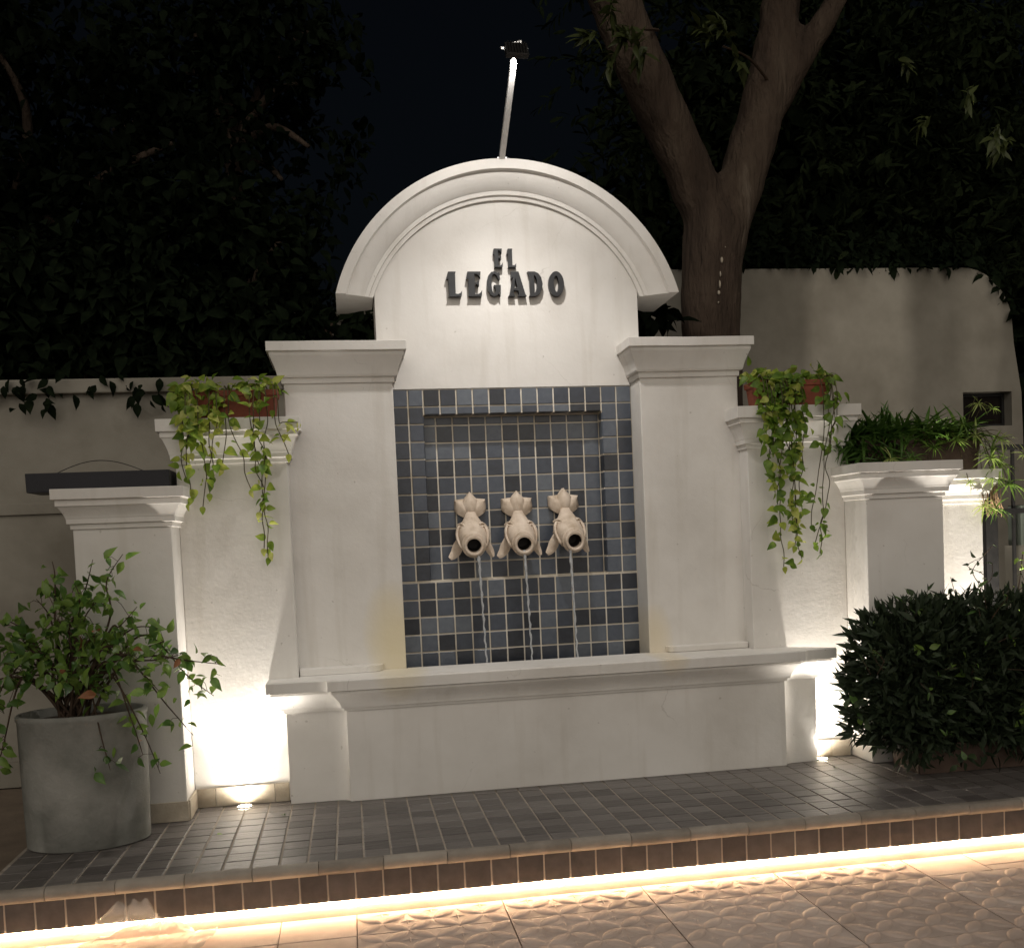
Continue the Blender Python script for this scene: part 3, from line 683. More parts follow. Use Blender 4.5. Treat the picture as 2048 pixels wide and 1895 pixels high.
# ------------------------------------------------------------------ leaves
def leaf_data(outline, fold=.25, curl=.2, droop=0):
    """leaf along +X, face up +Z, length 1"""
    v = [(0, 0, 0)]; f = []; mids = []; n = len(outline)
    for i, (s, wd) in enumerate(outline):
        zc = -curl*s*s+droop*math.sin(s*math.pi)
        v += [(s, 0, zc), (s, wd, zc+fold*wd), (s, -wd, zc+fold*wd)]
    for i in range(n-1):
        a, b = 1+3*i, 4+3*i
        f += [(a, b, b+1, a+1), (a, a+2, b+2, b)]
    v.append((1.0, 0, -curl)); e = len(v)-1; a = 1+3*(n-1)
    f += [(a, e, a+1), (a, a+2, e)]
    f += [(0, 1, 2), (0, 3, 1)]
    return v, f
HEART = [(.06, .20), (.18, .33), (.38, .37), (.62, .28), (.84, .12)]
OVATE = [(.1, .10), (.28, .25), (.5, .27), (.74, .16), (.9, .05)]
LANCE = [(.12, .08), (.35, .15), (.65, .11), (.87, .04)]
STRAP = [(.1, .045), (.4, .058), (.7, .042), (.9, .018)]
OBL = [(.15, .07), (.45, .13), (.75, .14), (.92, .08)]
def leaf_meshes(name, outline, mat, n, rnd, fold=(.1, .5), curl=(.1, .5)):
    out = []
    for k in range(n):
        v, f = leaf_data(outline, rnd.uniform(*fold), rnd.uniform(*curl)); out.append(raw_mesh(name, v, f, mat))
    return out
def orient(d, up, roll=0):
    x = Vector(d).normalized(); z = Vector(up)-x*Vector(up).dot(x)
    z = z.normalized() if z.length > 1e-4 else x.orthogonal().normalized()
    y = z.cross(x); M = Matrix((x, y, z)).transposed()
    return M @ Matrix.Rotation(roll, 3, 'X')
def add_leaf(parent, mes, pos, d, up, size, rnd, roll=.5, name='leaf'):
    M = (orient(d, up, rnd.gauss(0, roll))*size).to_4x4(); M.translation = Vector(pos)
    o = link(name, rnd.choice(mes), parent, mw=M)
    return o
class Leaves:
    def __init__(s, outline, rnd, fold=(.1, .5), curl=(.1, .5), nvar=5):
        s.var = [leaf_data(outline, rnd.uniform(*fold), rnd.uniform(*curl)) for _ in range(nvar)]; s.v = []; s.f = []; s.r = rnd
    def add(s, pos, d, up, size, roll=.5):
        M = orient(d, up, s.r.gauss(0, roll))*size; p = Vector(pos); v, f = s.r.choice(s.var); n = len(s.v)
        s.v += [tuple(M @ Vector(q)+p) for q in v]; s.f += [tuple(i+n for i in q) for q in f]
    def build(s, name, mat, parent=None): return link(name, raw_mesh(name, s.v, s.f, mat), parent)
def rv(r, a=1): return Vector((r.gauss(0, a), r.gauss(0, a), r.gauss(0, a)))

# ------------------------------------------------------------------ terracotta troughs with trailing pothos
def trough(name, label, x0, x1, y0, y1, z0, z1, mat, group=None):
    e = thing(name, label, 'planter', group, loc=((x0+x1)/2, (y0+y1)/2, z0)); bpy.context.view_layer.update()
    m = MB(); k = .018; w_ = .014
    L = lambda g, z, kk: [(x0+kk+g, y0+kk*.6+g, z), (x1-kk-g, y0+kk*.6+g, z), (x1-kk-g, y1-kk*.6-g, z), (x0+kk+g, y1-kk*.6-g, z)]
    h = z1-z0
    m.loft([L(0, z0, k), L(0, z1-h*.22, k*.25), L(-.008, z1-h*.21, k*.25), L(-.008, z1, 0), L(w_, z1, 0), L(w_, z1-.03, 0)], True, False); under(obj('trough', m, mat, bevel=.003), e)
    m = MB(); g = w_+.001; m.loft([L(g, z1-.05, 0), L(g, z1-.032, 0)]); under(obj('soil', m, SOIL), e); return e
trough('planter', 'terracotta trough on the wing wall beside the left pier, half hidden by pothos', -.80, -.350, 1.195, 1.375, 2.1355, 2.285, TERRA)
bpy.data.objects[-1] if False else None
trough('planter', 'terracotta trough on the wing wall next to the spider plants', 2.42, 2.880, 1.195, 1.375, 2.1355, 2.285, TERRA)
def pothos(label, x0, x1, ycen, ztop, strands, ntop, seed, loc, dense):
    ycen += .03
    r = random.Random(seed); e = thing('pothos_plant', label, 'plant', 'pothos trailing over the wing walls', loc=loc)
    bpy.context.view_layer.update()
    mes = leaf_meshes('leaf', HEART, POTHOS, 7, r, (.1, .45), (.15, .6)); cnt = 0
    extra = Leaves(HEART, r, (.1, .45), (.15, .6), 7); cnt = [0]
    def L(pos, d, up, size, roll=.5):
        cnt[0] += 1
        if cnt[0] > 285: extra.add(pos, d, up, size, roll); return
        o = add_leaf(e, mes, pos, d, up, size, r, roll); o.matrix_parent_inverse = e.matrix_world.inverted()
    for k in range(ntop):
        x = x0+(x1-x0)*r.random(); p = Vector((x, ycen+r.uniform(-.09, .06), ztop+abs(r.gauss(0, .035))-.01))
        L(p, Vector((r.gauss(0, .7), -.6+r.gauss(0, .5), r.gauss(.1, .5))), Vector((r.gauss(0, .4), -.5, .9)), r.uniform(.04, .08))
    for (xs, xe, ze, nl, jit, bare) in strands:
        pts = [Vector((xs, ycen+.0, ztop-.01)), Vector((xs+r.uniform(-.01, .01), ycen-.11, ztop+.005)), Vector((xs, ycen-.17+r.uniform(-.02, .02), ztop-.10)), Vector((xs, 1.115+r.uniform(-.03, .03), ztop-.2))]
        zz = ztop-.2; n = max(3, int((zz-ze)/.08)); xcur = xs
        for k in range(1, n+1):
            s = k/n; pts.append(Vector((xs+(xe-xs)*s+r.uniform(-1, 1)*.018, 1.115+.05*s+r.uniform(-.02, .02), zz+(ze-zz)*s)))
        path = smoothstep_path(pts, 4); m = MB(); m.tube(path, .0028, 5); under(obj('stem', m, VINESTEM, smooth=True), e)
        for k in range(nl):
            s = r.random()
            if bare and r.random() < .75: s = .72+.28*r.random() if r.random() < .7 else .25*r.random()
            p = path[min(int(s*(len(path)-1)), len(path)-1)]
            d = Vector((r.gauss(0, .8), -.35+r.gauss(0, .35), -.35+r.gauss(0, .45)))
            L(p+d.normalized()*.012+Vector((r.uniform(-jit, jit), 0, 0)), d, Vector((r.gauss(0, .5), -.8, .6)), r.choice((.032, .045, .055, .062, .072))*r.uniform(.85, 1.1)*(1-.25*(s > .93)))
        L(path[-1], Vector((r.gauss(0, .3), -.2, -1)), Vector((0, -1, .2)), .045)
    for k in range(dense[2]):
        x = r.uniform(dense[0], dense[1]); z = ztop+.02-abs(r.gauss(0, dense[3])); L((x, 1.10+r.uniform(-.02, .05)-(.0 if z < 2.14 else -.05), z), Vector((r.gauss(0, .8), -.4+r.gauss(0, .3), -.3+r.gauss(0, .4))), Vector((r.gauss(0, .5), -.8, .6)), r.uniform(.04, .075))
    if extra.v: stuff(under(extra.build('inner_leaves', POTHOS), e))
    return e
pothos('pothos with one long strand trailing down the wall beside the yellow tinted pier', -.86, -.36, 1.255, 2.30,
       [(-.44, -.43, 1.37, 26, .02, 0), (-.47, -.45, 1.42, 22, .02, 0), (-.49, -.44, 1.66, 14, .02, 0), (-.40, -.46, 1.62, 10, .02, 0), (-.60, -.50, 1.74, 9, .02, 0), (-.36, -.29, 1.93, 9, .02, 0), (-.34, -.25, 2.10, 6, .02, 0),
        (-.70, -.70, 1.78, 12, .03, 0), (-.76, -.74, 1.73, 16, .03, 0), (-.80, -.84, 1.68, 14, .03, 0), (-.84, -.86, 1.82, 14, .03, 0), (-.66, -.78, 1.66, 10, .02, 0), (-.62, -.64, 1.86, 9, .02, 0), (-.82, -.82, 1.95, 16, .04, 0)], 70, 3, (-.58, 1.25, 2.285), (-.88, -.66, 80, .18))
pothos('bushy pothos trailing several long strands down the wall beside the hedge', 2.36, 2.93, 1.255, 2.30,
       [(2.46, 2.50, 1.62, 16, .03, 0), (2.50, 2.53, 1.55, 18, .03, 0), (2.54, 2.53, 1.18, 20, .03, 1), (2.58, 2.60, 1.45, 20, .03, 0), (2.62, 2.63, 1.30, 20, .03, 1), (2.60, 2.64, 1.22, 16, .03, 1), (2.66, 2.66, 1.50, 14, .03, 0), (2.56, 2.60, 1.75, 20, .04, 0), (2.48, 2.47, 1.82, 16, .04, 0), (2.62, 2.60, 1.85, 16, .04, 0),
        (2.84, 2.76, 1.30, 12, .02, 1), (2.86, 2.78, 1.25, 14, .02, 1), (2.80, 2.74, 1.42, 9, .02, 1), (2.88, 2.86, 1.90, 12, .04, 0), (2.44, 2.42, 1.95, 14, .04, 0), (2.86, 2.90, 2.0, 12, .04, 0)], 105, 8, (2.65, 1.25, 2.285), (2.42, 2.68, 170, .36))

# black trough on the left pillar with a bent wire
m = MB(); x0, x1, y0, y1, z0, z1 = -1.66, -.93, 1.16, 1.42, 1.7635, 1.865
ent = thing('planter', 'empty black plastic trough on the pillar behind the potted shrub', 'planter', loc=(-1.29, 1.29, z0)); bpy.context.view_layer.update()
LL = lambda g, z: [(x0+g, y0+g, z), (x1-g, y0+g, z), (x1-g, y1-g, z), (x0+g, y1-g, z)]
m.loft([LL(.002, z0), LL(0, z1), LL(.012, z1), LL(.016, z0+.02)]); under(obj('trough', m, BLACKBOX, bevel=.003), ent)
m = MB(); m.tube([(-1.56+.50*s, 1.29, 1.86+.075*math.sin(math.pi*s)) for s in [k/16 for k in range(17)]], .0022, 5); under(obj('wire', m, BLACKMETAL, smooth=True), ent)

# ------------------------------------------------------------------ spider plants in a brown trough
trough('planter', 'brown clay trough full of spider plants behind the hedge side pillar', 3.12, 3.93, 1.30, 1.50, 1.7165, 1.925, BROWNBOX)
r = random.Random(21)
sp = thing('spider_plant', 'spider plants with arching pale strap leaves and hanging plantlets', 'plant', loc=(3.5, 1.4, 1.92)); bpy.context.view_layer.update()
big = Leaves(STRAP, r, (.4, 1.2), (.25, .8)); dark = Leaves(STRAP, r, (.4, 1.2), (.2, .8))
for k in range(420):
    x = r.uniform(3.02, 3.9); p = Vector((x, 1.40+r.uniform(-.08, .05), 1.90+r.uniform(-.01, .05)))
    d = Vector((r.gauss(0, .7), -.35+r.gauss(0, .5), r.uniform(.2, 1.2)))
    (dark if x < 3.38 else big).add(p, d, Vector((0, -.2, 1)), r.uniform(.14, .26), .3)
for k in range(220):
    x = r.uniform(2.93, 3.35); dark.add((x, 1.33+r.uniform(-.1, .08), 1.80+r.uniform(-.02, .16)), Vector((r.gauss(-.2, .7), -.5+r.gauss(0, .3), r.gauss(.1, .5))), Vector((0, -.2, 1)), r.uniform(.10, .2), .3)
under(dark.build('shade_painted_leaves', SHRUB), sp); under(big.build('leaves', SPIDER), sp)  # darker leaf colour stands in for shade at this end of the trough
def plantlet(p, s, n=13):
    L = Leaves(STRAP, r, (.5, 1.2), (.3, 1.0))
    for k in range(n):
        a = 2*math.pi*k/n+r.uniform(-.3, .3); L.add(p, Vector((math.cos(a), -.35+.3*math.sin(a), .55*math.sin(a)+.15)), Vector((0, -.4, 1)), s*r.uniform(.6, 1.1), .2)
    under(L.build('plantlet', SPIDER), sp)
for (x, z, y, s, xs) in ((3.55, 1.86, 1.20, .09, 3.5), (3.40, 1.80, 1.17, .09, 3.35), (3.86, 1.93, 1.25, .12, 3.8), (3.95, 1.84, 1.22, .13, 3.85), (3.98, 1.74, 1.20, .12, 3.88), (3.93, 1.66, 1.18, .10, 3.86), (4.05, 1.62, 1.2, .12, 3.9),
                       (3.88, 1.49, 1.2, .10, 3.9), (3.96, 1.47, 1.2, .11, 3.9), (3.70, 1.90, 1.2, .10, 3.7), (4.20, 1.80, 1.25, .07, 3.9), (3.92, 2.13, 1.3, .07, 3.85), (4.02, 2.10, 1.3, .05, 3.88), (3.22, 1.79, 1.12, .08, 3.25), (3.33, 1.79, 1.10, .08, 3.3), (3.50, 1.60, 1.15, .06, 3.55), (3.75, 1.64, 1.15, .06, 3.7), (3.78, 2.0, 1.25, .1, 3.7), (3.9, 1.78, 1.15, .1, 3.85), (4.0, 1.9, 1.2, .09, 3.88)):
    plantlet((x, y, z), s)
    m = MB(); m.tube(smoothstep_path([(xs, 1.36, 1.93), (xs+(x-xs)*.4, 1.27, max(z, 1.93)+.03), (x, y, z)], 5), .0022, 5); under(obj('runner', m, VINESTEM, smooth=True), sp)
m = MB()
for k in range(34):
    x = 3.94+r.gauss(0, .022); m.tube([(x, 1.24+r.gauss(0, .015), 1.70), (x+r.gauss(.0, .012), 1.22, 1.60), (x+r.gauss(.015, .022), 1.22, 1.50-r.random()*.08)], .0018, 4)
stuff(under(obj('roots', m, ROOTS, smooth=True), sp))

# ------------------------------------------------------------------ concrete pot with shrub
pot = thing('plant_pot', 'tall grey concrete pot standing on the dark slate platform', 'pot', loc=(-1.350, .752, 0)); bpy.context.view_layer.update()
def oval(a, b, z, n=56): return [(-1.350+a*math.cos(2*math.pi*k/n), .752+b*math.sin(2*math.pi*k/n), z) for k in range(n)]
m = MB(); m.loft([oval(.284, .215, .001), oval(.291, .221, .006), oval(.298, .226, .35), oval(.302, .229, .622), oval(.308, .233, .628), oval(.308, .233, .648), oval(.302, .229, .655), oval(.290, .212, .655), oval(.284, .206, .645), oval(.28, .204, .60)], True, False)
under(obj('vessel', m, CONCRETE, smooth=True, angle=50), pot)
m = MB(); m.loft([oval(.281, .205, .60), oval(.281, .205, .612)]); under(obj('soil', m, SOIL), pot)
r = random.Random(42)
sh = thing('shrub', 'leafy green shrub with thin arching branches growing in the concrete pot', 'shrub', loc=(-1.375, .752, .61)); bpy.context.view_layer.update()
tips = [((-1.10,.70,1.42),1,.5), ((-1.26,.78,1.40),1,.8), ((-1.44,.74,1.40),1,.7), ((-1.33,.70,1.28),1,1), ((-1.20,.66,1.22),1,1), ((-1.52,.72,1.22),1,.9), ((-1.65,.70,1.12),1,.9), ((-1.78,.74,1.02),1,.9),
        ((-1.04,.66,1.16),0,.5), ((-.94,.62,1.05),0,.5), ((-.93,.70,.98),1,.9), ((-.82,.66,.92),1,.7), ((-.66,.60,.86),0,.6), ((-.70,.64,.70),0,.7), ((-1.05,.56,.92),1,1), ((-1.16,.52,.80),1,1), ((-.95,.58,.75),1,.8),
        ((-1.48,.50,1.00),1,1), ((-1.62,.52,.86),1,1), ((-1.74,.56,.72),1,1), ((-1.82,.6,.52),1,.8), ((-1.35,.46,.86),1,1), ((-1.72,.55,.35),0,.6), ((-1.02,.48,.46),0,.45), ((-.95,.50,.36),0,.5), ((-1.17,.47,.40),0,.4), ((-.80,.58,.52),0,.4),
        ((-1.22,.60,1.05),1,1), ((-1.40,.60,1.12),1,1), ((-1.58,.62,1.05),1,1), ((-1.85,.7,.85),1,.9), ((-1.14,.76,1.0),1,1), ((-1.36,.84,1.0),1,1), ((-1.5,.82,.9),1,1)]
LM = leaf_meshes('leaf', OVATE, SHRUB, 7, r, (.1, .5), (.2, .7)); LD = leaf_meshes('leaf', OVATE, DRYLEAF, 2, r)
nleaf = 0; more = Leaves(OVATE, r, (.1, .5), (.2, .7)); stem_m = MB()
for (tip, straight, dens) in tips:
    base = Vector((-1.375+r.uniform(-.07, .07), .752+r.uniform(-.06, .04), .605)); tip = Vector(tip)
    mid = base.lerp(tip, .5)+Vector((r.uniform(-.05, .05), r.uniform(-.04, .04), .12 if tip.z > .8 else .30))
    if not straight: mid.z += .06
    path = smoothstep_path([base, base.lerp(mid, .5)+Vector((0, 0, .05)), mid, mid.lerp(tip, .6)+rv(r, .02), tip], 6)
    n = len(path); rad = [.009*(1-.82*i/(n-1)) for i in range(n)]
    m = MB(); m.tube(path, rad, 5); under(obj('branch', m, TWIG, smooth=True), sh)
    for k in range(int(29*dens)):
        s = .45+.55*r.random()**.75; p = path[int(s*(n-1))]
        d = rv(r, .8)+Vector((0, -.25, -.30)); off = rv(r, .028*(.6+dens))
        q = p+off
        if r.random() < .3:
            stem_m.tube([p, p.lerp(q, .6)+Vector((0, 0, .01)), q], .0016, 4)
        up_ = Vector((r.gauss(0, .4), -.5+r.gauss(0, .3), .8)); size = r.uniform(.045, .085)
        if q.y < .55 or nleaf < 285 and r.random() < .34:
            if nleaf < 285:
                o = add_leaf(sh, LD if r.random() < .02 else LM, q, d, up_, size, r, .6); o.matrix_parent_inverse = sh.matrix_world.inverted(); nleaf += 1; continue
        more.add(q, d, up_, size, .6)
stuff(under(obj('twigs', stem_m, TWIG), sh)); stuff(under(more.build('inner_leaves', SHRUB), sh))

# ------------------------------------------------------------------ hedge in its planter on the right
trough('planter', 'long low clay planter under the dark hedge', 3.06, 4.10, .62, .93, .002, .17, BROWNBOX)
r = random.Random(77)
hd = thing('hedge_bush', 'dark clipped hedge with pointed leaves in front of the lit wall', 'hedge', loc=(3.4, .7, .25)); bpy.context.view_layer.update()
L = Leaves(LANCE, r, (.2, .7), (.0, .35), 8)
def hedge_r(p):
    x = min(max(p.x, 3.06), 4.0); z = min(max(p.z, .34), .64)
    return Vector((x, .70, z))
cnt = 0
while cnt < 11500:
    p = Vector((r.uniform(2.66, 4.35), r.uniform(.36, .97), r.uniform(.03, .97)))
    c = hedge_r(p); d = p-c; e2 = math.sqrt((d.x/.35)**2+(d.y/.29)**2+(d.z/.315)**2)
    lim = 1+.10*noise.noise(p*5)
    if e2 > lim or (e2 < .45 and r.random() < .25): continue
    if p.z < .20 and 3.1 < p.x < 3.5 and r.random() < .7: continue
    if p.z < .18 and .58 < p.y: continue
    nrm = d.normalized() if d.length > 1e-3 else Vector((0, -1, 0))
    L.add(p, nrm+rv(r, .55)+Vector((0, 0, .25)), rv(r, 1)+Vector((0, 0, .6)), r.choice((.04, .06, .075, .085, .105))*r.uniform(.85, 1.15), .8); cnt += 1
for k in range(1500):
    p = Vector((r.uniform(2.95, 4.2), r.uniform(.58, .86), r.uniform(.2, .76)))
    L.add(p, rv(r), rv(r), r.uniform(.11, .17), 1)
under(L.build('foliage', HEDGE), hd)
LB = leaf_meshes('leaf', OVATE, HEDGE, 4, r)
LB2 = leaf_meshes('leaf', OVATE, SHRUB, 3, r)
for (x, y, z, s, n) in ((3.30, .72, .985, .10, 4), (3.16, .74, .97, .07, 4), (2.70, .62, .40, .075, 4), (2.74, .60, .33, .07, 4), (3.25, .45, .62, .07, 5), (3.02, .42, .70, .06, 5), (3.10, .40, .36, .07, 4), (3.60, .44, .30, .08, 6), (3.66, .46, .20, .07, 5), (3.85, .5, .24, .08, 7), (3.18, .42, .10, .06, 4), (3.22, .44, .13, .06, 4), (3.74, .5, .12, .06, 4)):
    for k in range(n):
        o = add_leaf(hd, LB2 if r.random() < .4 else LB, Vector((x, y, z))+rv(r, .02), rv(r, .8)+Vector((0, -.2, .1)), Vector((0, -.6, .7)), s*r.uniform(.7, 1.15), r); o.matrix_parent_inverse = hd.matrix_world.inverted()
LS = leaf_meshes('leaf', LANCE, HEDGE, 4, r); LS2 = leaf_meshes('leaf', LANCE, SHRUB, 3, r)
for k in range(44):
    a_ = r.uniform(-.3, 1.0); x = r.uniform(2.72, 4.1); top = .93-max(0, 2.98-x)*1.1; y = r.uniform(.42, .85)
    p0 = Vector((x, y, top-.06)); d_ = Vector((r.gauss(-.15 if x < 3 else 0, .35), r.gauss(-.1, .3), 1)).normalized()
    if k % 3 == 0: p0 = Vector((r.uniform(2.95, 4.0), .43, r.uniform(.2, .8))); d_ = Vector((r.gauss(0, .5), -.8, r.gauss(.3, .4))).normalized()
    ln = r.uniform(.08, .19); m = MB(); m.tube([p0, p0+d_*ln*.5+rv(r, .008), p0+d_*ln], [.0025, .002, .001], 4); under(obj('shoot', m, TWIG), hd)
    for q in range(r.randint(3, 6)):
        o = add_leaf(hd, LS2 if r.random() < .35 else LS, p0+d_*ln*r.uniform(.4, 1), d_*.6+rv(r, .6), Vector((0, -.5, .8)), r.uniform(.03, .07), r); o.matrix_parent_inverse = hd.matrix_world.inverted()
m = MB()
for k in range(16):
    x = r.uniform(3.0, 3.9); m.tube([(x, .72+r.uniform(-.1, .1), .24), (x+r.gauss(0, .03), .70+r.uniform(-.1, .1), .42), (x+r.gauss(0, .06), .70, .62)], [.009, .007, .004], 5)
under(obj('stems', m, TWIG, smooth=True), hd)
# wiry twiggy climber in front of the narrow pillar
r = random.Random(99)
tw = thing('climber', 'wiry twiggy climber with curled leaves before the narrow lit pillar', 'plant', loc=(3.62, .95, .6)); bpy.context.view_layer.update()
LMc = leaf_meshes('leaf', OVATE, HEDGE, 4, r, (.3, .8), (.4, .9)); LMg = leaf_meshes('leaf', OVATE, SPIDER, 3, r)
for k in range(11):
    x = 3.52+r.uniform(-.04, .30); z = .75; pts = [Vector((x, .95, z))]
    for q in range(r.randint(3, 6)): pts.append(pts[-1]+Vector((r.gauss(.015, .05), r.gauss(0, .02), r.uniform(.04, .11))))
    path = smoothstep_path(pts, 4); m = MB(); m.tube(path, [.004*(1-.6*i/(len(path)-1)) for i in range(len(path))], 5); under(obj('stem', m, TWIG, smooth=True), tw)
    for p in path[3::2]:
        if r.random() < .75:
            o = add_leaf(tw, LMc, p+rv(r, .008), rv(r), Vector((0, -.5, .7)), r.uniform(.03, .055), r, .8); o.matrix_parent_inverse = tw.matrix_world.inverted()
for (x, z) in ((4.02, 1.10), (4.05, 1.09), (4.0, .98), (4.04, .90), (3.96, .86), (4.08, .84), (3.98, .76), (4.02, 1.18), (3.93, .94)):
    for k in range(3):
        o = add_leaf(tw, LMg, (x+r.gauss(0, .015), 1.05, z+r.gauss(0, .015)), rv(r), Vector((0, -.6, .7)), r.uniform(.03, .06), r, .6); o.matrix_parent_inverse = tw.matrix_world.inverted()
m = MB(); m.tube(smoothstep_path([(3.85, 1.0, .7), (3.95, 1.04, .85), (4.0, 1.05, 1.0), (4.03, 1.05, 1.2)], 5), .003, 5); under(obj('stem', m, TWIG), tw)

# ------------------------------------------------------------------ gate at the right end
gt = thing('gate', 'black metal gate with slim upright bars beside the narrow pillar', 'gate', loc=(4.7, 1.6, GZ)); bpy.context.view_layer.update()
m = MB(); m.box(4.13, 4.215, 1.56, 1.64, -.005, 1.66); under(obj('post', m, BLACKMETAL, bevel=.003), gt)
for k in range(9):
    x = 4.345+.118*k; m = MB(); m.box(x, x+.018, 1.59, 1.608, -.1, 1.86); under(obj('bar', m, BLACKMETAL), gt)
for z in (.02, 1.44, 1.86):
    m = MB(); m.box(4.216, 5.40, 1.585, 1.612, z, z+.035); under(obj('rail', m, BLACKMETAL), gt)
bx_ = thing('meter_box', 'grey green metal box mounted behind the gate bars', 'box', loc=(4.85, 1.9, 1.2)); bpy.context.view_layer.update()
m = MB(); m.box(4.62, 5.1, 1.9, 2.05, 1.22, 1.50); under(obj('case', m, surf('grey_green_paint', [(.3, (.10, .12, .10)), (.7, (.14, .16, .135))], rough=.5), bevel=.006), bx_)
m = MB(); m.box(4.64, 5.08, 1.893, 1.8995, 1.24, 1.48); under(obj('door', m, surf('grey_green_door', [(.3, (.11, .13, .11)), (.7, (.15, .17, .145))], rough=.5), bevel=.003), bx_)
m = MB(); m.box(4.60, 5.12, 1.95, 2.06, GZ, 1.2195); under(obj('pedestal', m, OLDWALL), bx_)

# ------------------------------------------------------------------ perimeter walls
m = MB(); lw_ = thing('garden_wall', 'dim weathered garden wall with coping behind the black trough', 'wall', loc=(-3, 3.5, GZ)); bpy.context.view_layer.update()
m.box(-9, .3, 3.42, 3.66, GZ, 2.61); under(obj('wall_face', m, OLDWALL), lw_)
m = MB(); m.box(-9, .3, 3.36, 3.70, 2.6105, 2.715); under(obj('coping', m, OLDWALL, bevel=.01), lw_)
m = MB(); m.box(-9, .3, 3.395, 3.4195, 1.745, 1.83); under(obj('band', m, OLDWALL, bevel=.006), lw_)
m = MB(); m.box(-9, .3, 3.405, 3.4195, GZ, -.06); under(obj('skirting', m, OLDWALL), lw_)
rw = thing('garden_wall', 'tall dim plastered wall with rounded shoulder behind the tree trunk', 'wall', loc=(3.6, 3.3, GZ)); bpy.context.view_layer.update()
sh_ = [(5.05+.44*math.cos(a), 2.99+.48*math.sin(a)) for a in [R(d) for d in range(0, 91, 9)]]
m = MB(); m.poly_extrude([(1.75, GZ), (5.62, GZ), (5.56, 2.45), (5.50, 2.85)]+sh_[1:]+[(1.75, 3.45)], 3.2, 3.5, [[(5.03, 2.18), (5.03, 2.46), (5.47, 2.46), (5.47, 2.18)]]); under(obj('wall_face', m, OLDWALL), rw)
r = random.Random(61); fr = thing('ivy_fringe', 'dark ragged ivy hanging over the top of the tall plastered wall', 'plant', loc=(3.8, 3.3, 3.45)); bpy.context.view_layer.update()
win = thing('window', 'small dark window in the tall plastered wall', 'window', loc=(5.25, 3.3, 2.18)); bpy.context.view_layer.update()
m = MB()
for bxs in ((5.03, 5.055, 2.18, 2.46), (5.445, 5.47, 2.18, 2.46), (5.055, 5.445, 2.435, 2.46), (5.055, 5.445, 2.18, 2.205)): m.box(bxs[0]+.0005, bxs[1]-.0005, 3.30, 3.34, bxs[2]+.0005, bxs[3]-.0005)
under(obj('frame', m, BLACKMETAL), win)
m = MB(); m.box(5.056, 5.444, 3.316, 3.322, 2.206, 2.434); under(obj('pane', m, surf('dark_pane', [(.3, (.01, .008, .007)), (.7, (.015, .012, .01))], rough=.15)), win)

# ------------------------------------------------------------------ trees
def limb(mb, pts, rad, n=14):
    mb.tube(smoothstep_path(pts, 6), [rad[0]+(rad[-1]-rad[0])*0 if False else None for _ in ()] or interp(rad, (len(pts)-1)*6+1), n)
def interp(a, n):
    out = []
    for i in range(n):
        s = i/(n-1)*(len(a)-1); k = min(int(s), len(a)-2); out.append(a[k]+(a[k+1]-a[k])*(s-k))
    return out
tree = thing('tree', 'big forked tree with brown trunk rising behind the right pier', 'tree', loc=(2.6, 2.55, GZ)); bpy.context.view_layer.update()
m = MB()
limb(m, [(2.66, 2.6, GZ-.1), (2.66, 2.6, 1.4), (2.665, 2.6, 2.8), (2.69, 2.6, 3.3), (2.73, 2.6, 3.62), (2.76, 2.6, 3.86)], [.27, .225, .215, .225, .24, .08])
limb(m, [(2.72, 2.6, 3.55), (2.52, 2.58, 4.0), (2.28, 2.55, 4.5), (1.98, 2.5, 5.2), (1.7, 2.45, 6.2)], [.18, .175, .18, .18, .15])
limb(m, [(2.78, 2.6, 3.55), (2.96, 2.62, 4.0), (3.12, 2.65, 4.45), (3.30, 2.7, 5.1), (3.6, 2.8, 6.4)], [.18, .175, .165, .15, .12])
limb(m, [(3.15, 2.66, 4.4), (3.45, 2.6, 4.85), (3.85, 2.5, 5.5)], [.12, .10, .07])
o = obj('trunk', m, BARK, smooth=True); under(o, tree)
rm = o.modifiers.new('r', 'REMESH'); rm.mode = 'VOXEL'; rm.voxel_size = .03; rm.use_smooth_shade = True
sm = o.modifiers.new('s', 'SMOOTH'); sm.factor = .6; sm.iterations = 10
tx = bpy.data.textures.new('bark_lumps', 'CLOUDS'); tx.noise_scale = .22
dm = o.modifiers.new('d', 'DISPLACE'); dm.texture = tx; dm.strength = .035; dm.texture_coords = 'GLOBAL'
for k, (x, z, h) in enumerate(((2.72, 3.453, .03), (2.71, 3.398, .02), (2.685, 3.308, .05), (2.67, 3.211, .045), (2.664, 3.141, .06), (2.655, 3.082, .035), (2.649, 3.013, .02))):
    m = MB(); n = 10
    m.loft([[(x+(.005+.003*(k % 3))*math.cos(a)*q, 2.392-.016*math.sqrt(max(0, 1-q*q)), z+h*.5*math.sin(a)*q) for a in [2*math.pi*i/n for i in range(n)]] for q in (1, .8, .4, .05)]); under(obj('sap_drip', m, SKIRT, smooth=True), tree)
r = random.Random(314)
cr = Leaves(OBL, r, (.1, .4), (.1, .5), 6)
def spray(L, c, ln, n, spread=1.0, size=(.10, .17), toward=None):
    d0 = toward or Vector((r.gauss(0, 1), r.gauss(-.3, .6), r.gauss(-.2, .5))).normalized()
    for k in range(n):
        s = k/max(1, n-1); p = Vector(c)+d0*ln*s
        L.add(p, (d0*.9+rv(r, .55*spread)), Vector((0, -.3, 1)), r.uniform(*size), .6)
while len(cr.v)//14 < 16000:
    x = r.uniform(1.6, 8.5); z = r.uniform(3.4, 8.0); y = r.uniform(3.4, 7.0)
    if noise.noise(Vector((x*.8, y*.5, z*.8))) < -.3: continue
    if x < 3.3 + (.25 if z < 4.6 else -.8): continue
    spray(cr, (x, y, z), .35, 9)
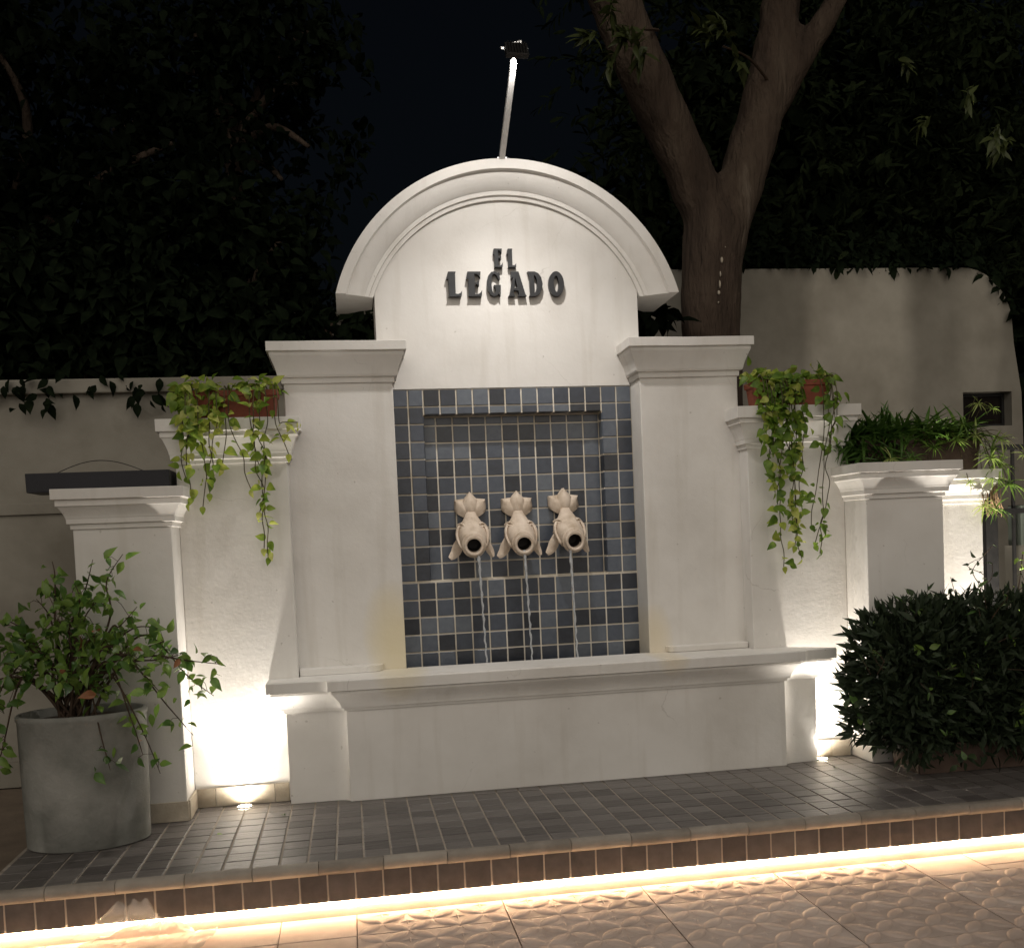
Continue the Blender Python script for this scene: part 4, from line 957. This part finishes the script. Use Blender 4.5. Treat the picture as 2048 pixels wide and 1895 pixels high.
for k in range(120):
    spray(cr, (r.uniform(2.0, 4.8), r.uniform(1.6, 3.0), r.uniform(5.4, 7.5)), .3, 8)
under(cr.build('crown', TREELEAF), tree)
s1 = Leaves(LANCE, r, (.1, .4), (.1, .4), 6)
for (x, z, n) in ((1.86, 4.86, 10), (1.98, 4.72, 12), (2.02, 4.55, 12), (1.78, 4.70, 9), (2.12, 4.62, 8), (2.52, 4.60, 9), (2.62, 4.62, 8), (2.70, 4.55, 6), (1.9, 4.6, 8), (4.6, 4.15, 8), (4.75, 4.1, 8), (4.1, 4.2, 6), (5.0, 4.25, 6), (4.4, 4.4, 6), (3.9, 4.6, 5)):
    spray(s1, (x, 2.05+r.uniform(-.1, .1), z), .14, n*2, 1.3, (.08, .15), Vector((r.gauss(-.3, .6), -.3, -.3+r.gauss(0, .4))).normalized())
under(s1.build('low_sprays', SPRAYLEAF), tree)
m = MB(); m.tube(smoothstep_path([(2.3, 2.45, 4.9), (2.15, 2.2, 4.78), (1.95, 2.05, 4.7)], 5), [.012]*6+[.008]*5, 5); under(obj('twig', m, TWIG), tree); m = MB(); m.tube(smoothstep_path([(3.2, 2.6, 4.6), (2.9, 2.3, 4.66), (2.62, 2.06, 4.62)], 5), [.010]*6+[.007]*5, 5)
under(obj('twig', m, TWIG), tree)

def dark_tree(label, cx, cy, cz, rx, ry, rz_, n, seed, trunk, name='tree', size=(.10, .18), outline=OVATE, thr=-.15):
    global r
    r = random.Random(seed); e = thing(name, label, 'tree', 'dark trees behind the garden wall', loc=(trunk[0], trunk[1], GZ)); bpy.context.view_layer.update()
    L = Leaves(outline, r, (.1, .5), (.1, .6), 6); c = 0
    while c < n:
        u_ = Vector((r.gauss(0, 1), r.gauss(0, 1), r.gauss(0, 1))).normalized()*(r.random()**.45)
        p = Vector((cx+u_.x*rx, cy+u_.y*ry, cz+u_.z*rz_))
        if noise.noise(p*1.6+Vector((seed, 0, 0))) < thr or p.z < 2.3: continue
        for k in range(5):
            L.add(p+rv(r, .07), rv(r, .8)+Vector((0, -.2, -.3)), Vector((0, -.3, 1))+rv(r, .4), r.uniform(*size), .6); c += 1
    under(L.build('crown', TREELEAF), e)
    m = MB(); limb(m, [trunk, (trunk[0]+.1, trunk[1], cz*.5), (cx, cy, cz)], [.16, .13, .08], 10)
    for k in range(7):
        q = Vector((cx+r.uniform(-.8, .8)*rx, cy-ry*r.uniform(0, .6), cz+r.uniform(-.5, .6)*rz_)); limb(m, [(cx, cy, cz-.3*rz_), Vector((cx, cy, cz)).lerp(q, .5)+rv(r, .12), q], [.06, .045, .02], 8)
    under(obj('trunk', m, BARK, smooth=True), e); return e
dark_tree('tall dark tree with dim branches behind the coped garden wall', -3.0, 5.4, 4.6, 2.1, 1.2, 2.0, 9000, 4, (-2.6, 5.4, GZ))
dark_tree('dark rounded tree between the coped wall and the arch', -1.2, 5.2, 3.6, 1.25, .9, 1.25, 5200, 6, (-1.2, 5.2, GZ))
dark_tree('high loose dark tree crown behind the rounded tree', -1.0, 6.6, 6.0, 1.6, 1.0, 1.7, 4200, 9, (-1.0, 6.6, GZ), thr=-.05)
dark_tree('huge black tree mass behind the tall plastered wall', 7.0, 8.6, 5.2, 3.9, 1.2, 3.6, 9000, 12, (7.0, 8.6, GZ), size=(.25, .45), thr=-1)
# leafy bush leaning over the left wall
r = random.Random(15)
bs = thing('bush', 'dense dark bush overhanging the coped garden wall', 'bush', loc=(-1.7, 3.9, 2)); bpy.context.view_layer.update()
L = Leaves(OVATE, r, (.1, .5), (.2, .7), 6)
for k in range(7200):
    x = r.uniform(-3.6, .25); top = 3.55+.22*math.sin(x*2.3)+.12*math.sin(x*5.1)-(.10 if x > -.5 else 0)-(.42 if x > -.15 else 0)
    z = 2.70+(top-2.70)*r.random()**.8; y = 3.85+r.uniform(-.38, .5)
    L.add((x, y, z), rv(r, .8)+Vector((0, -.4, -.3)), Vector((0, -.4, 1))+rv(r, .4), r.uniform(.10, .19), .6)
for (x, z, n) in ((-2.25, 2.66, 14), (-2.1, 2.60, 16), (-2.0, 2.68, 10), (-1.55, 2.66, 8), (-1.42, 2.62, 12), (-1.3, 2.6, 10), (-2.4, 2.68, 8), (-1.75, 2.7, 8), (-2.17, 2.5, 6), (-1.38, 2.5, 6)):
    for k in range(max(3, n//2)): L.add((x+r.gauss(0, .07), 3.32+r.uniform(-.06, .02), z+r.gauss(0, .05)), rv(r, .5)+Vector((0, -.2, -.9)), Vector((0, -1, .3)), r.uniform(.06, .13), .5)
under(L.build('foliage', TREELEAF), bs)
m = MB()
for k in range(14):
    x = r.uniform(-3.4, .1); m.tube([(x, 3.95, GZ), (x+r.gauss(0, .1), 3.9, 1.6), (x+r.gauss(0, .25), 3.85, 3.2)], [.03, .025, .01], 6)
under(obj('stems', m, TWIG), bs)
r = random.Random(61)
L = Leaves(OVATE, r, (.1, .5), (.2, .7), 6)
for k in range(2600):
    x = r.uniform(1.8, 5.55); top = 3.46-(max(0, x-5.05)**2)*2.2
    L.add((x, 3.3+r.uniform(-.16, .3), top+.02+abs(r.gauss(0, .14))-.02), rv(r, .7)+Vector((0, -.4, -.3)), Vector((0, -.5, 1))+rv(r, .3), r.uniform(.05, .12), .6)
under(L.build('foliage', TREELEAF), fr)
bd = thing('building', 'pale distant building wall glimpsed through leaves beside the arch', 'building', loc=(-.2, 9.2, GZ)); bpy.context.view_layer.update()
m = MB(); m.box(-1.6, .6, 9.0, 9.4, GZ, 4.35); under(obj('wall_face', m, OLDWALL), bd)
m = MB(); m.box(-1.7, .7, 8.92, 9.5, 4.351, 4.45); under(obj('roof_edge', m, OLDWALL, bevel=.01), bd)
b2 = thing('bush', 'broad leaved bush behind the arch end beside the tree trunk', 'bush', loc=(2.1, 2.4, 2)); bpy.context.view_layer.update()
L = Leaves(OVATE, r, (.1, .5), (.2, .7), 6)
for k in range(60): L.add((2.08+r.gauss(0, .10), 2.35+r.uniform(-.1, .1), 2.93+r.gauss(0, .05)), rv(r, .7)+Vector((0, -.3, -.3)), Vector((0, -.6, .8)), r.uniform(.10, .2), .6)
for k in range(5): L.add((2.02+r.gauss(0, .03), 2.3, 2.83), rv(r, .4)+Vector((0, -.2, -1)), Vector((0, -1, .3)), r.uniform(.12, .18), .5)
under(L.build('foliage', TREELEAF), b2)
m = MB(); m.tube([(2.15, 2.4, GZ), (2.12, 2.38, 1.5), (2.08, 2.35, 2.9)], [.03, .025, .012], 6); under(obj('stems', m, TWIG), b2)

# ------------------------------------------------------------------ crumpled plastic sheet on the patio
r = random.Random(8); m = MB(); nx, ny = 60, 46; vs_ = []
for j in range(ny+1):
    for i in range(nx+1):
        u_, v_ = i/nx, j/ny
        x = -1.30+.62*u_+.10*v_*(1-u_)-.03*math.sin(v_*5)
        y = -.62+.56*v_
        h = .012+.085*max(0, v_)**1.4*(.35+.65*u_)*math.sin(min(1, u_*1.15+.05)*math.pi)**.5 if 0 < u_ < 1 else .010
        n1 = noise.noise(Vector((x*9, y*9, 2)))*.5+(.5-abs(noise.noise(Vector((x*15, y*9, 5)))))*.8+(.4-abs(noise.noise(Vector((x*31, y*27, 8)))))*.35
        z = GZ+.012+h*.8+.028*n1*(.3+v_)
        vs_.append((x+.02*noise.noise(Vector((v_*6, u_*3, 1))), y+.03*noise.noise(Vector((u_*6, v_*2, 9))), max(z, GZ+.011)))
m.add(vs_, [(j*(nx+1)+i, j*(nx+1)+i+1, (j+1)*(nx+1)+i+1, (j+1)*(nx+1)+i) for j in range(ny) for i in range(nx)])
pl = thing('plastic_sheet', 'crumpled translucent plastic sheet lying against the lit step', 'plastic sheet', loc=(-1, -.3, GZ)); bpy.context.view_layer.update()
under(obj('sheet', m, PLASTIC, smooth=True, angle=50), pl)
m = MB(); vs_ = []
for j in range(13):
    for i in range(19):
        u_, v_ = i/18, j/12
        ww = 1-.62*v_
        x = -1.05+(u_-.5)*.42*ww+.05*v_; z = -.21+.14*v_*(.7+.3*math.sin(u_*math.pi)+.35*noise.noise(Vector((u_*4, 7, 1)))); y = -.028-.035*(1-v_)*(1+.6*noise.noise(Vector((u_*5, v_*4, 3))))-.012*abs(noise.noise(Vector((u_*9, v_*7, 1))))
        vs_.append((x, y, z))
m.add(vs_, [(j*19+i, j*19+i+1, (j+1)*19+i+1, (j+1)*19+i) for j in range(12) for i in range(18)]); under(obj('upright_fold', m, FILM, smooth=True, angle=50), pl)
# small fallen leaves
for (x, y, z, wh) in ((2.72, .92, .004, 'between basin end and hedge'), (-.72, .62, .004, 'beside the concrete pot'), (-.42, .9, .004, 'in front of the glowing wing wall light')):
    o = add_leaf(None, LM, (x, y, z+.004), (r.gauss(0, 1), r.gauss(0, 1), .05), (0, 0, 1), .04, r, .2, 'fallen_leaf'); tag(o, 'small fallen leaf on the slate platform '+wh, 'leaf', 'fallen leaves on the platform')
